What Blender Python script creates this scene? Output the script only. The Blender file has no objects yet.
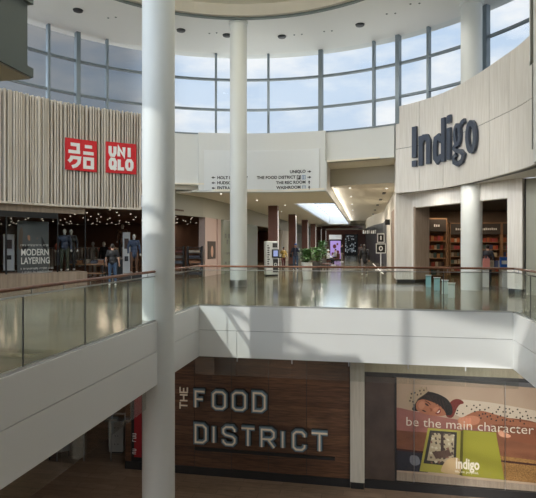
import bpy, bmesh, math, random
from mathutils import Vector, Matrix
random.seed(7)
S = bpy.context.scene
COL = S.collection
PI = math.pi
# ------------------------------------------------------------------ frame of reference
# x = along the far balcony edge, y = into the mall, z = up; z 0 is the upper storey's floor.
A = math.radians(10.5); CA, SA = math.cos(A), math.sin(A)
F = 520.0; CX = 268.0; HY = 245.0; EYE = 1.65
LOW = -5.5                       # lower storey's floor
CEN = (-3.48, 13.11); RING = 10.9  # round lantern above the atrium
def g(px, Y):
    X = (px-CX)*Y/F
    return (X*CA - Y*SA, X*SA + Y*CA)
def atz(px, py, z):              # ground position of a thing seen at a height
    Y = F*(z-EYE)/(HY-py); u, v = g(px, Y); return (u, v)
def onv(px, py, v):              # point on a wall y = v
    X1 = (px-CX)/F; k = X1*SA + CA; Y = v/k
    return (Y*(X1*CA-SA), EYE + (HY-py)*Y/F)
def onring(px, py=HY, R=RING):
    dx, dy = g(px, 1.0)
    a = dx*dx+dy*dy; b = -2*(dx*CEN[0]+dy*CEN[1]); c = CEN[0]**2+CEN[1]**2-R*R
    t = (-b+math.sqrt(b*b-4*a*c))/(2*a)
    x, y = dx*t, dy*t
    return math.atan2(y-CEN[1], x-CEN[0]), EYE+(HY-py)*t/F
def rp(th, R, z): return (CEN[0]+R*math.cos(th), CEN[1]+R*math.sin(th), z)

# ------------------------------------------------------------------ materials
def mat(name, col, rough=.6, metal=0, emit=0, ecol=None, spec=None):
    m = bpy.data.materials.new(name); m.use_nodes = True
    b = m.node_tree.nodes['Principled BSDF']
    b.inputs['Base Color'].default_value = (*col, 1)
    b.inputs['Roughness'].default_value = rough; b.inputs['Metallic'].default_value = metal
    if spec is not None: b.inputs['Specular IOR Level'].default_value = spec
    if emit:
        b.inputs['Emission Color'].default_value = (*(ecol or col), 1); b.inputs['Emission Strength'].default_value = emit
    return m
def noisy(name, c1, c2, scale=4, stretch=(1,1,1), rough=.6, detail=4, bump=0, c3=None, metal=0):
    m = mat(name, c1, rough, metal); nt = m.node_tree; b = nt.nodes['Principled BSDF']
    tc = nt.nodes.new('ShaderNodeTexCoord'); mp = nt.nodes.new('ShaderNodeMapping'); mp.inputs['Scale'].default_value = stretch
    n = nt.nodes.new('ShaderNodeTexNoise'); n.inputs['Scale'].default_value = scale; n.inputs['Detail'].default_value = detail
    r = nt.nodes.new('ShaderNodeValToRGB'); r.color_ramp.elements[0].color = (*c1,1); r.color_ramp.elements[1].color = (*c2,1)
    r.color_ramp.elements[0].position = .3; r.color_ramp.elements[1].position = .7
    if c3: e = r.color_ramp.elements.new(.5); e.color = (*c3,1)
    nt.links.new(tc.outputs['Object'], mp.inputs[0]); nt.links.new(mp.outputs[0], n.inputs['Vector'])
    nt.links.new(n.outputs[0], r.inputs[0]); nt.links.new(r.outputs[0], b.inputs['Base Color'])
    if bump:
        bp = nt.nodes.new('ShaderNodeBump'); bp.inputs['Strength'].default_value = bump
        nt.links.new(n.outputs[0], bp.inputs['Height']); nt.links.new(bp.outputs[0], b.inputs['Normal'])
    return m
def tiles(name, c1, c2, cj, w, h, rough, joint=.006, streak=(1,1,1), axes='xy', var=.5, spec=None):
    m = mat(name, c1, rough, spec=spec); nt = m.node_tree; b = nt.nodes['Principled BSDF']; L = nt.links.new
    tc = nt.nodes.new('ShaderNodeTexCoord')
    src = tc.outputs['Object']
    if axes == 'xz':
        sp = nt.nodes.new('ShaderNodeSeparateXYZ'); cb = nt.nodes.new('ShaderNodeCombineXYZ')
        L(src, sp.inputs[0]); L(sp.outputs[0], cb.inputs[0]); L(sp.outputs[2], cb.inputs[1]); L(sp.outputs[1], cb.inputs[2]); src = cb.outputs[0]
    br = nt.nodes.new('ShaderNodeTexBrick'); br.inputs['Scale'].default_value = 1
    br.inputs['Color1'].default_value = (*c1,1); br.inputs['Color2'].default_value = (*c2,1); br.inputs['Mortar'].default_value = (*cj,1)
    br.inputs['Mortar Size'].default_value = joint; br.inputs['Brick Width'].default_value = w; br.inputs['Row Height'].default_value = h
    br.inputs['Mortar Smooth'].default_value = 0
    L(src, br.inputs[0])
    mp = nt.nodes.new('ShaderNodeMapping'); mp.inputs['Scale'].default_value = streak; L(src, mp.inputs[0])
    n = nt.nodes.new('ShaderNodeTexNoise'); n.inputs['Scale'].default_value = 3; n.inputs['Detail'].default_value = 5; L(mp.outputs[0], n.inputs[0])
    mr = nt.nodes.new('ShaderNodeMapRange'); mr.inputs[1].default_value = .3; mr.inputs[2].default_value = .7; mr.inputs[3].default_value = 1-var; mr.inputs[4].default_value = 1+var*.5
    L(n.outputs[0], mr.inputs[0])
    mx = nt.nodes.new('ShaderNodeMix'); mx.data_type = 'RGBA'; mx.blend_type = 'MULTIPLY'; mx.inputs[0].default_value = 1
    L(br.outputs[0], mx.inputs[6]); L(mr.outputs[0], mx.inputs[7]); L(mx.outputs[2], b.inputs['Base Color'])
    return m
def glass(name, tint, refl=1.0, base=.03):
    m = bpy.data.materials.new(name); m.use_nodes = True; nt = m.node_tree; nt.nodes.clear(); L = nt.links.new
    o = nt.nodes.new('ShaderNodeOutputMaterial'); t = nt.nodes.new('ShaderNodeBsdfTransparent'); t.inputs[0].default_value = (*tint,1)
    gl = nt.nodes.new('ShaderNodeBsdfGlossy'); gl.inputs['Roughness'].default_value = .02
    fr = nt.nodes.new('ShaderNodeFresnel'); fr.inputs[0].default_value = 1.45
    ml = nt.nodes.new('ShaderNodeMath'); ml.operation = 'MULTIPLY_ADD'; ml.inputs[1].default_value = refl; ml.inputs[2].default_value = base; ml.use_clamp = True
    mx = nt.nodes.new('ShaderNodeMixShader'); ge = nt.nodes.new('ShaderNodeNewGeometry'); io = nt.nodes.new('ShaderNodeMapRange'); io.inputs[3].default_value = 1.45; io.inputs[4].default_value = 1/1.45
    L(ge.outputs['Backfacing'], io.inputs[0]); L(io.outputs[0], fr.inputs[0])       # same reflection from either side of the pane
    L(fr.outputs[0], ml.inputs[0]); L(ml.outputs[0], mx.inputs[0]); L(t.outputs[0], mx.inputs[1]); L(gl.outputs[0], mx.inputs[2]); L(mx.outputs[0], o.inputs[0])
    return m
M = {}
M['white'] = mat('white_paint', (.74,.75,.73), .5)
M['fascia'] = mat('white_panel', (.76,.77,.76), .35)
M['white2'] = mat('ceiling_white', (.80,.80,.77), .7)
M['cream'] = mat('dome_cream', (.72,.69,.58), .7)
M['column'] = mat('column_paint', (.72,.74,.72), .45)
M['beige'] = mat('beige_plaster', (.58,.54,.46), .7)
M['beige_ceiling'] = mat('beige_ceiling', (.86,.80,.68), .75)
M['olive'] = mat('grey_green_paint', (.36,.36,.30), .5)
M['bluegrey'] = mat('grey_green_bulkhead', (.15,.18,.17), .6)
M['bulk_under'] = mat('tan_soffit', (.45,.40,.32), .7)
M['black'] = mat('black_metal', (.012,.012,.013), .4)
M['dark'] = mat('dark_charcoal', (.035,.035,.037), .5)
M['steel'] = mat('brushed_steel', (.45,.46,.47), .3, 1)
M['mullion'] = mat('mullion_paint', (.20,.245,.275), .45)
M['slot'] = mat('olive_channel', (.2,.2,.17), .5)
M['wood_rail'] = noisy('handrail_wood', (.16,.06,.03), (.24,.10,.05), 8, (1,1,1), .35)
M['pane'] = glass('clear_pane', (.93,.96,.97), .6, .0)
M['frosted'] = bpy.data.materials.new('frosted_pane'); M['frosted'].use_nodes = True
_n = M['frosted'].node_tree; _n.nodes.clear(); _t = _n.nodes.new('ShaderNodeBsdfTranslucent'); _t.inputs[0].default_value = (.95,.97,.97,1); _o = _n.nodes.new('ShaderNodeOutputMaterial'); _n.links.new(_t.outputs[0], _o.inputs[0])
M['rail_glass'] = glass('rail_glass', (.95,.978,.965), .5, .006)
M['shop_glass'] = glass('shop_glass', (.95,.96,.955), .4, .0)
M['curtain_glass'] = glass('smoke_curtain_glass', (.93,.95,.94), .9, .03)
M['floor'] = tiles('stone_floor', (.215,.19,.125), (.17,.15,.10), (.09,.075,.055), 2.4, .6, .13, .008, (.35,2.2,1), var=.34, spec=.45)
M['lowfloor'] = tiles('brown_tile', (.28,.20,.14), (.22,.155,.105), (.11,.08,.06), 1.2, .3, .3, .006, (1,4,1), var=.25)
M['food_wood'] = tiles('walnut_boards', (.15,.072,.036), (.085,.038,.02), (.02,.012,.008), 9.3, .16, .32, .002, (.8,9,1), 'xz', .5)
M['panel_wood'] = noisy('pale_wood_panel', (.70,.66,.61), (.82,.79,.75), 3, (6,6,.35), .55, 5)
M['reveal_wood'] = noisy('reveal_wood', (.28,.21,.16), (.36,.28,.22), 3, (6,6,.5), .6, 4)
M['post_stone'] = noisy('pale_stone', (.40,.38,.32), (.50,.47,.41), 2, (8,8,.6), .6, 4)
M['header_stone'] = noisy('header_wood', (.34,.30,.22), (.42,.38,.28), 2, (8,8,.6), .6, 4)
M['slat'] = noisy('slat_oak', (.50,.44,.36), (.66,.60,.52), 2, (3,3,.3), .6)
M['slat_back'] = noisy('slat_back', (.16,.10,.065), (.30,.22,.15), 1.2, (4,4,.1), .7)
M['red'] = mat('sign_red', (.62,.012,.02), .4)
M['signwhite'] = mat('sign_white', (.85,.85,.83), .4)
M['navy'] = mat('letter_slate', (.055,.07,.105), .35)
M['maroon'] = noisy('brown_cladding', (.115,.042,.028), (.15,.058,.04), 3, (1,1,.3), .4)
M['text'] = mat('black_vinyl', (.02,.02,.025), .5)
M['icon_blue'] = mat('icon_blue', (.25,.34,.48), .5)
M['plinth'] = noisy('plinth_wood', (.24,.18,.13), (.36,.28,.21), 2, (5,5,.3), .5)
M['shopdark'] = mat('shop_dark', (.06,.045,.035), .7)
M['shopfloor'] = mat('shop_floor', (.16,.10,.07), .25)
M['shelfwood'] = noisy('shelf_wood', (.30,.17,.09), (.38,.22,.12), 3, (1,1,6), .5)
M['lamp'] = mat('lamp_glow', (1,.9,.75), .4, emit=3, ecol=(1,.86,.68))
M['strip'] = mat('strip_glow', (1,.97,.9), .4, emit=.5, ecol=(1,.97,.92))
M['lampsoft'] = mat('lamp_soft', (1,.97,.9), .4, emit=4, ecol=(1,.95,.88))
M['tube_glow'] = mat('letter_tube', (.70,.62,.50), .4, emit=.06, ecol=(1,.85,.65))  # sign tubes are unlit; a faint glow is put in
M['letter_blue'] = mat('letter_return', (.16,.24,.30), .4)
M['skin'] = mat('skin', (.55,.33,.24), .55)
M['hair'] = mat('dark_hair', (.02,.015,.012), .5)
M['greenleaf'] = noisy('leaf_green', (.06,.18,.05), (.22,.40,.14), 6, (1,1,1), .5)
M['soil'] = mat('soil', (.05,.035,.025), .9)
M['pinkpaper'] = mat('pink_plaster', (.50,.38,.34), .6)
M['screen'] = noisy('screen_print', (.35,.22,.75), (.75,.45,.85), 2.2, (1,1,1), .4)
_c = {}
def cm(r, gg, b, rough=.6):
    k = (round(r,3), round(gg,3), round(b,3), rough)
    if k not in _c: _c[k] = mat('paint_%d' % len(_c), (r,gg,b), rough)
    return _c[k]
def srgb(r, gg, b, rough=.6):
    f = lambda x: ((x/255+.055)/1.055)**2.4 if x > 10 else x/255/12.92
    return cm(f(r), f(gg), f(b), rough)

# ------------------------------------------------------------------ object helpers
def tag(o, label=None, cat=None, group=None, kind=None):
    if label: o['label'] = label
    if cat: o['category'] = cat
    if group: o['group'] = group
    if kind: o['kind'] = kind
    return o
def thing(name, label, cat, loc=(0,0,0), rz=0, group=None):
    o = bpy.data.objects.new(name, None); COL.objects.link(o); o.empty_display_size = .2
    o.location = loc; o.rotation_euler = (0,0,rz); return tag(o, label, cat, group)
def setting(name, loc=(0,0,0)):
    o = bpy.data.objects.new(name, None); COL.objects.link(o); o.location = loc; o['kind'] = 'structure'; return o
def dup(o, parent=None):
    c = o.copy(); COL.objects.link(c); c.parent = parent
    for ch in list(o.children): dup(ch, c)
    return c
def wloc(o):
    v = Vector((0,0,0))
    while o is not None: v = v + Vector(o.location); o = o.parent
    return v
class MB:
    def __init__(s): s.v = []; s.f = []
    def face(s, pts):
        n = len(s.v); s.v += [tuple(p) for p in pts]; s.f.append(tuple(range(n, n+len(pts)))); return s
    def box(s, x0, x1, y0, y1, z0, z1, rz=0, c=(0,0)):
        n = len(s.v)
        for z in (z0, z1):
            for (x, y) in ((x0,y0),(x1,y0),(x1,y1),(x0,y1)):
                if rz: x, y = c[0]+(x-c[0])*math.cos(rz)-(y-c[1])*math.sin(rz), c[1]+(x-c[0])*math.sin(rz)+(y-c[1])*math.cos(rz)
                s.v.append((x,y,z))
        s.f += [(n,n+3,n+2,n+1),(n+4,n+5,n+6,n+7),(n,n+1,n+5,n+4),(n+1,n+2,n+6,n+5),(n+2,n+3,n+7,n+6),(n+3,n,n+4,n+7)]
        return s
    def prism(s, poly, z0, z1):
        n = len(s.v); k = len(poly)
        s.v += [(x,y,z0) for x,y in poly] + [(x,y,z1) for x,y in poly]
        s.f.append(tuple(range(n+k-1, n-1, -1))); s.f.append(tuple(range(n+k, n+2*k)))
        for i in range(k): j = (i+1)%k; s.f.append((n+i,n+j,n+k+j,n+k+i))
        return s
    def beam(s, p, q, w, h):           # box between two points, w across (horizontal), h tall
        p, q = Vector(p), Vector(q); d = (q-p).normalized(); sd = Vector((-d.y, d.x, 0)); 
        if sd.length < 1e-4: sd = Vector((1,0,0))
        sd = sd.normalized()*w/2; up = d.cross(sd).normalized()*h/2
        n = len(s.v)
        for c in (p, q):
            for a, b in ((-1,-1),(1,-1),(1,1),(-1,1)): s.v.append(tuple(c+sd*a+up*b))
        s.f += [(n,n+1,n+2,n+3),(n+7,n+6,n+5,n+4)] + [(n+i, n+4+i, n+4+(i+1)%4, n+(i+1)%4) for i in range(4)]
        return s
    def tube(s, pts, r, seg=10, caps=True):
        pts = [Vector(p) for p in pts]; rr = r if isinstance(r, (list,tuple)) else [r]*len(pts)
        n = len(s.v); k = len(pts)
        for i, p in enumerate(pts):
            d = (pts[min(i+1,k-1)]-pts[max(i-1,0)]).normalized()
            a = Vector((0,0,1)) if abs(d.z) < .9 else Vector((1,0,0))
            x = d.cross(a).normalized(); y = d.cross(x)
            for j in range(seg):
                t = 2*PI*j/seg; s.v.append(tuple(p + x*math.cos(t)*rr[i] + y*math.sin(t)*rr[i]))
        for i in range(k-1):
            for j in range(seg):
                a = n+i*seg+j; b = n+i*seg+(j+1)%seg; s.f.append((a,b,b+seg,a+seg))
        if caps: s.f.append(tuple(range(n+seg-1,n-1,-1))); s.f.append(tuple(range(n+(k-1)*seg, n+k*seg)))
        return s
    def lathe(s, prof, c=(0,0), seg=32):
        n = len(s.v); k = len(prof)
        for r, z in prof:
            for j in range(seg): t = 2*PI*j/seg; s.v.append((c[0]+r*math.cos(t), c[1]+r*math.sin(t), z))
        for i in range(k-1):
            for j in range(seg): a = n+i*seg+j; b = n+i*seg+(j+1)%seg; s.f.append((a,b,b+seg,a+seg))
        s.f.append(tuple(range(n+seg-1,n-1,-1))); s.f.append(tuple(range(n+(k-1)*seg, n+k*seg)))
        return s
    def arc(s, t0, t1, R0, R1, z0, z1, n=24):      # curved block on the round plan
        for i in range(n):
            a, b = t0+(t1-t0)*i/n, t0+(t1-t0)*(i+1)/n
            k = len(s.v)
            for z in (z0, z1):
                for (t, R) in ((a,R0),(b,R0),(b,R1),(a,R1)): s.v.append(rp(t,R,z))
            s.f += [(k,k+3,k+2,k+1),(k+4,k+5,k+6,k+7),(k,k+1,k+5,k+4),(k+2,k+3,k+7,k+6)]
            if i == 0: s.f.append((k+3,k,k+4,k+7))
            if i == n-1: s.f.append((k+1,k+2,k+6,k+5))
        return s
    def sweep(s, pts, off0, off1, z0, z1):          # block along a plan polyline, offset to its left
        ns = []
        P = [Vector((p[0],p[1])) for p in pts]
        for i in range(len(P)):
            d = (P[min(i+1,len(P)-1)]-P[max(i-1,0)]).normalized(); ns.append(Vector((-d.y,d.x)))
        for i in range(len(P)-1):
            q = [P[i]+ns[i]*off0, P[i+1]+ns[i+1]*off0, P[i+1]+ns[i+1]*off1, P[i]+ns[i]*off1]
            k = len(s.v); s.v += [(a.x,a.y,z0) for a in q]+[(a.x,a.y,z1) for a in q]
            s.f += [(k,k+3,k+2,k+1),(k+4,k+5,k+6,k+7),(k,k+1,k+5,k+4),(k+2,k+3,k+7,k+6)]
            if i == 0: s.f.append((k+3,k,k+4,k+7))
            if i == len(P)-2: s.f.append((k+1,k+2,k+6,k+5))
        return s
    def stroke(s, pts, w, fn, d0, d1, closed=False):   # ribbon letter stroke; fn(x,y,d) -> 3d
        P = [Vector(p) for p in pts]; k = len(P); Lf = []; Rt = []
        for i in range(k):
            a = P[i-1] if (closed or i > 0) else None; b = P[(i+1)%k] if (closed or i < k-1) else None
            d1_ = (P[i]-a).normalized() if a is not None else None; d2_ = (b-P[i]).normalized() if b is not None else None
            if d1_ is None: d1_ = d2_
            if d2_ is None: d2_ = d1_
            t = (d1_+d2_); t = t.normalized() if t.length > 1e-6 else d1_
            nn = Vector((-t.y,t.x)); c = max(.5, nn.dot(Vector((-d1_.y,d1_.x))))
            Lf.append(P[i]+nn*w/2/c); Rt.append(P[i]-nn*w/2/c)
        m = k if closed else k-1
        for i in range(m):
            j = (i+1)%k
            n = len(s.v)
            for d in (d0, d1):
                for q in (Lf[i], Rt[i], Rt[j], Lf[j]): s.v.append(tuple(fn(q.x,q.y,d)))
            s.f += [(n+4,n+5,n+6,n+7),(n+1,n+2,n+6,n+5),(n+3,n,n+4,n+7),(n,n+3,n+2,n+1)]
            if not closed and i == 0: s.f.append((n,n+1,n+5,n+4))
            if not closed and i == m-1: s.f.append((n+2,n+3,n+7,n+6))
        return s
    def poly2(s, pts, fn, d0, d1):                     # flat shape with thickness, any outline
        k = len(pts); n = len(s.v)
        s.v += [tuple(fn(x,y,d0)) for x,y in pts] + [tuple(fn(x,y,d1)) for x,y in pts]
        s.f.append(tuple(range(n+k,n+2*k))); s.f.append(tuple(range(n+k-1,n-1,-1)))
        for i in range(k): j = (i+1)%k; s.f.append((n+i,n+j,n+k+j,n+k+i))
        return s
    def build(s, name, m, parent=None, world=False, smooth=False, bevel=0):
        me = bpy.data.meshes.new(name)
        off = wloc(parent) if (world and parent is not None) else Vector((0,0,0))
        me.from_pydata([tuple(Vector(v)-off) for v in s.v], [], s.f); me.update()
        bm = bmesh.new(); bm.from_mesh(me)
        if s.v: bmesh.ops.recalc_face_normals(bm, faces=bm.faces)
        if smooth:
            bmesh.ops.remove_doubles(bm, verts=bm.verts, dist=1e-5)
            for f in bm.faces: f.smooth = True
            for e in bm.edges:
                if len(e.link_faces) == 2 and e.calc_face_angle(0) > .7: e.smooth = False
        bm.to_mesh(me); bm.free()
        me.materials.append(m)
        o = bpy.data.objects.new(name, me); COL.objects.link(o); o.parent = parent
        if bevel:
            b = o.modifiers.new('bevel','BEVEL'); b.width = bevel; b.segments = 2; b.limit_method = 'ANGLE'
        return o
def struct(name, mb, m, parent=None, **k):
    o = mb.build(name, m, parent, **k)
    if parent is None: o['kind'] = 'structure'
    return o
def font_mesh(txt, size, align='LEFT', bold=0, depth=0, spacing=1):
    c = bpy.data.curves.new('t','FONT'); c.body = txt; c.size = size; c.align_x = align; c.offset = bold; c.extrude = depth; c.space_character = spacing; c.resolution_u = 3
    o = bpy.data.objects.new('t', c); COL.objects.link(o)
    dg = bpy.context.evaluated_depsgraph_get(); me = bpy.data.meshes.new_from_object(o.evaluated_get(dg))
    bpy.data.objects.remove(o); return me
def text_obj(name, txt, size, m, parent, fn, align='LEFT', bold=0, sx=1, spacing=1, d=0.0):
    me = font_mesh(txt, size, align, bold, 0, spacing)
    for v in me.vertices: v.co = Vector(fn(v.co.x*sx, v.co.y, d))
    off = wloc(parent) if parent is not None else Vector((0,0,0))
    for v in me.vertices: v.co -= off
    me.materials.clear(); me.materials.append(m); me.name = name
    o = bpy.data.objects.new(name, me); COL.objects.link(o); o.parent = parent; return o
def scribble(name, n, size, m, parent, fn, seed=1, step=.62):
    """a line of lettering too small to read: short upright strokes grouped into words"""
    r = random.Random(seed); mb = MB(); x = 0
    for i in range(n):
        if r.random() < .15: x += size*step; continue
        h = size*(1 if r.random() < .25 else .72); w = size*.11
        mb.stroke([(x,0),(x,h)], w, fn, 0, .004)
        k = r.choice([0,1,2])
        if k: mb.stroke([(x+size*.32,0),(x+size*.32,size*.72)], w, fn, 0, .004)
        mb.stroke([(x,size*(.0 if k==2 else .68)),(x+size*.34,size*(.0 if k==2 else .68))], w, fn, 0, .004)
        x += size*step
    o = mb.build(name, m, parent)
    off = wloc(parent)
    if off.length:
        for v in o.data.vertices: v.co -= off
    return o
def ell(cx, cy, rx, ry, n=24, a0=0, a1=2*PI):
    full = abs(a1-a0-2*PI) < 1e-6
    return [(cx+rx*math.cos(a0+(a1-a0)*i/(n if full else n-1)), cy+ry*math.sin(a0+(a1-a0)*i/(n if full else n-1))) for i in range(n)]

# ================================================================== SETTING
UL, VF, UR = -4.4, 13.5, 3.55       # void: left edge, far edge, right edge
ZB = -1.36                          # bottom of balcony fascia
# upper floor
fl = MB()
fl.prism([(-26,-6),(UL-.12,-6),(UL-.12,VF+.12),(UR+.12,VF+.12),(UR+.12,-6),(16,-6),(16,100),(-26,100)], -.3, 0)
struct('floor', fl, M['floor'])
struct('floor', MB().box(UL,UR,-6,.7,-.3,0), M['floor'])
struct('ceiling', MB().prism([(-26,-6),(UL-.1,-6),(UL-.1,VF+.1),(UR+.1,VF+.1),(UR+.1,-6),(16,-6),(16,30),(-26,30)], ZB-.02, -.32), M['white2'])
struct('floor', MB().box(-26,16,-8,30,LOW-.2,LOW), M['lowfloor'])
# balcony fascias: two rows of panels with a fine reveal between them
def fascia(name, p, q, out, label, marks=()):
    t = thing(name, label, 'fascia', (p[0],p[1],0))
    d = (Vector(q)-Vector(p)); Ln = d.length; d.normalize(); n = Vector(out)
    def blk(a, b, z0, z1, o0, o1):
        P = Vector(p)
        c = [P+d*a+n*o0, P+d*b+n*o0, P+d*b+n*o1, P+d*a+n*o1]
        return [(x.x,x.y) for x in c], z0, z1
    up = MB().prism(*blk(0,Ln,-.64,0,-.12,0)); up.build('upper_panel', M['fascia'], t, True)
    ss = [0]+list(marks)+[Ln]
    for a, b in zip(ss[:-1], ss[1:]):
        MB().prism(*blk(a+(.006 if a else 0),b-(.006 if b<Ln else 0),ZB,-.652,-.12,0)).build('lower_panel', M['fascia'], t, True)
    MB().prism(*blk(0,Ln,ZB+.01,-.01,-.125,-.03)).build('backing', M['dark'], t, True)
    MB().prism(*blk(0,Ln,0,.035,-.09,-.03)).build('glazing_channel', M['steel'], t, True)
    return t
COLN = (-4.51, 10.95); CR = .358
fascia('balcony_fascia', (UL,-6), (UL,10.62), (1,0), 'dark grey-white balcony edge panels on the left, running up to the tall near column')
fascia('balcony_fascia', (UL,11.28), (UL,VF), (1,0), 'short white balcony edge panels between the near column and the far left corner')
fascia('balcony_fascia', (UL,VF), (UR,VF), (0,-1), 'long white sunlit balcony edge panels across the far side above the lower shopfronts', (1.05,))
fascia('balcony_fascia', (UR,VF), (UR,-6), (-1,0), 'white balcony edge panels at the far right of the opening', (.35,))
# railings
def railing(label, p, q, joints, ext0=0, ext1=0, brk=None):
    t = thing('glass_railing', label, 'railing', (p[0],p[1],0))
    d = (Vector(q)-Vector(p)); Ln = d.length; d.normalize(); P = Vector(p); ang = math.atan2(d.y,d.x)
    js = [0]+joints+[Ln]
    for a, b in zip(js[:-1], js[1:]):
        s = P+d*(a+.008); e = P+d*(b-.008)
        MB().beam((s.x,s.y,.5),(e.x,e.y,.5),.014,.94).build('glass_panel', M['rail_glass'], t, True)
    for a in joints:
        c = P+d*a; MB().beam((c.x,c.y,.035),(c.x,c.y,.96),.016,.02).build('glass_joint', M['dark'], t, True)
    s, e = P-d*ext0, P+d*(Ln+ext1)
    MB().beam((s.x,s.y,.975),(e.x,e.y,.975),.035,.02).build('glass_cap', M['steel'], t, True)
    MB().tube([(s.x,s.y,1.075),(e.x,e.y,1.075)],.027,12).build('handrail', M['wood_rail'], t, True, True)
    a = .3
    while a < Ln:
        c = P+d*a; MB().tube([(c.x,c.y,.98),(c.x,c.y,1.055)],.009,6).build('bracket', M['steel'], t, True); a += brk or .77
    return t
railing('glass railing with wooden handrail along the left balcony, ending at the near column', (UL-.06,.7), (UL-.06,10.68), [.85,2.4,3.95,5.5,7.06,8.62])
railing('short glass railing between the near column and the far left balcony corner', (UL-.06,11.25), (UL-.06,VF+.06), [1.15])
railing('long glass railing with wooden handrail across the far side of the opening', (UL-.06,VF+.06), (UR+.06,VF+.06), [1.6,3.2,4.8,6.4], brk=1.55)
railing('glass railing turning toward the camera at the right edge of the opening', (UR+.06,VF+.06), (UR+.06,.7), [1.2,2.7,4.2,5.7,7.2,8.7,10.2,11.6])
# glass smoke curtains under the fascia
def curtain(label, p, q, js):
    t = thing('smoke_curtain', label, 'glass screen', (p[0],p[1],ZB))
    d = Vector(q)-Vector(p); Ln = d.length; d.normalize(); P = Vector(p); js = [0]+js+[Ln]
    for a, b in zip(js[:-1], js[1:]):
        s, e = P+d*(a+.01), P+d*(b-.01)
        MB().beam((s.x,s.y,ZB-.29),(e.x,e.y,ZB-.29),.01,.52).build('glass_panel', M['curtain_glass'], t, True)
    for a in js[1:-1]:
        c = P+d*a; MB().beam((c.x,c.y,ZB-.02),(c.x,c.y,ZB-.16),.03,.03).build('clip', M['steel'], t, True)
curtain('clear glass smoke curtain hanging below the far balcony edge', (UL-.2,VF+.25), (UR+.2,VF+.25), [1.2,2.7,4.2,5.7,7.1])
curtain('clear glass smoke curtain hanging below the left balcony edge', (UL-.25,1), (UL-.25,10.6), [1.6,3.2,4.8,6.4,8.0])

# columns
def column(label, c, r, z0, z1, collar=None, cap=False):
    t = thing('round_column', label, 'column', (c[0],c[1],z0))
    MB().lathe([(r,z0),(r,z1)], c, 48).build('shaft', M['column'], t, True, True)
    if collar is not None: MB().lathe([(r+.012,collar),(r+.012,collar+.26)], c, 48).build('steel_collar', M['steel'], t, True, True)
    if cap: MB().lathe([(r+.02,z1-.12),(r+.05,z1-.1),(r+.05,z1)], c, 48).build('capital_ring', M['column'], t, True, True)
    return t
column('tall white round column nearest the camera, rising from the lower floor past the balcony', COLN, CR, LOW, 10.58)
cf = g(238.5, 20.9)
column('slimmer white round column with steel collar in front of the directory wall', cf, .34, 0, 10.58, 0, True)
ci = g(471.5, 19.2)
column('white round column standing in front of the bookshop entrance', ci, .375, 0, 10.58, None, True)

def deg(x): return math.radians(x)
# drum: ceiling ring, oculus, windows
HC = 10.58; SILL = 6.8
def annulus(R0, R1, z, z2, t0=0, t1=2*PI, n=96):
    return MB().arc(t0, t1, R0, R1, z, z2, n)
struct('ceiling', annulus(7.0, 11.4, HC, HC+.15, deg(-90), deg(195)), M['white2'])
struct('ceiling', annulus(7.0, 11.4, 12.0, 12.15, deg(195), deg(270)), M['white2'])  # unseen sector raised so the sun reaches the far fascia
struct('wall_back', MB().arc(deg(195), deg(270), 6.9, 7.0, HC+.5, 12.15, 20), M['white'])
struct('ceiling', annulus(6.75, 7.0, HC+.02, HC+.5), M['beige'])
struct('ceiling', annulus(6.9, 7.02, HC-.05, HC+.02), M['bluegrey'])
dm = MB(); N = 64
prof = [(6.8-6.6*(i/8)**1.0, HC+.45+ .9*math.sin(i/8*PI/2)) for i in range(9)]
for i in range(8):
    for j in range(N):
        a, b = 2*PI*j/N, 2*PI*(j+1)/N
        (r0,z0),(r1,z1) = prof[i], prof[i+1]
        dm.face([rp(a,r0,z0),rp(b,r0,z0),rp(b,r1,z1),rp(a,r1,z1)])
struct('ceiling', dm, M['cream'], smooth=True)
MULL = 12.95
thick = {82, 43}
def window(n, a0, a1, z0, z1, trans, thickl, extra=None):
    w = setting('window_%d' % n, rp(deg((a0+a1)/2), RING, z0))
    f = MB(); mw = .20 if thickl else .10
    t = deg(a0); h = mw/2/RING
    f.arc(t-h, t+h, RING-.12, RING+.1, z0, z1, 1)
    for z in trans:
        f.arc(deg(a0), deg(a1), RING-.08, RING+.06, z-.055, z-.012, 8); f.arc(deg(a0), deg(a1), RING-.05, RING+.06, z+.012, z+.05, 8)
    f.arc(deg(a0), deg(a1), RING-.05, RING+.06, z0, z0+.06, 8)
    if extra:
        t = deg(extra); f.arc(t-.008, t+.008, RING-.16, RING+.1, z0, z1, 1)
    f.build('window_frame', M['mullion'], w, True)
    gl = MB()
    m = 8
    for i in range(m):
        a, b = deg(a0+(a1-a0)*i/m), deg(a0+(a1-a0)*(i+1)/m)
        gl.face([rp(a,RING,z0),rp(b,RING,z0),rp(b,RING,z1),rp(a,RING,z1)])
    gl.build('window_pane', M['pane'], w, True)
n = 1
angs = [4.3+MULL*k for k in range(28)]
base = 82.0
for k in range(-4, 24):
    a0 = base + MULL*(k-2); a1 = a0+MULL
    if k == 23: a1 = base + MULL*(-6)+360
    ex = None
    if a0 < 140.4 < a1: ex = 140.4
    if a0 < 63.2 < a1: ex = 63.2
    am = (a0+a1)/2 % 360
    z0 = 4.3 if 190 < am < 262 else SILL  # sill lowered in unseen bays to let sun onto the left floor
    z1_ = 12.0 if 195 < am < 270 else HC  # unseen bays made taller to let the sun in
    if 262 <= am < 320: n += 0; 
    th = abs(a0-82) < 1 or abs(a0-43.15) < 1
    if 262 <= am < 325 :      # solid plastered part of the drum behind the camera
        struct('wall_back', MB().arc(deg(a0),deg(a1),RING-.05,RING+.1,SILL-.01,HC,6), M['white']); continue
    window(n, a0, a1, z0, z1_, [7.98, 9.39], th, ex); n += 1
struct('wall_back', MB().arc(deg(190),deg(262),RING-.05,RING+.15,4.2,4.29,24), M['white'])
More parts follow.
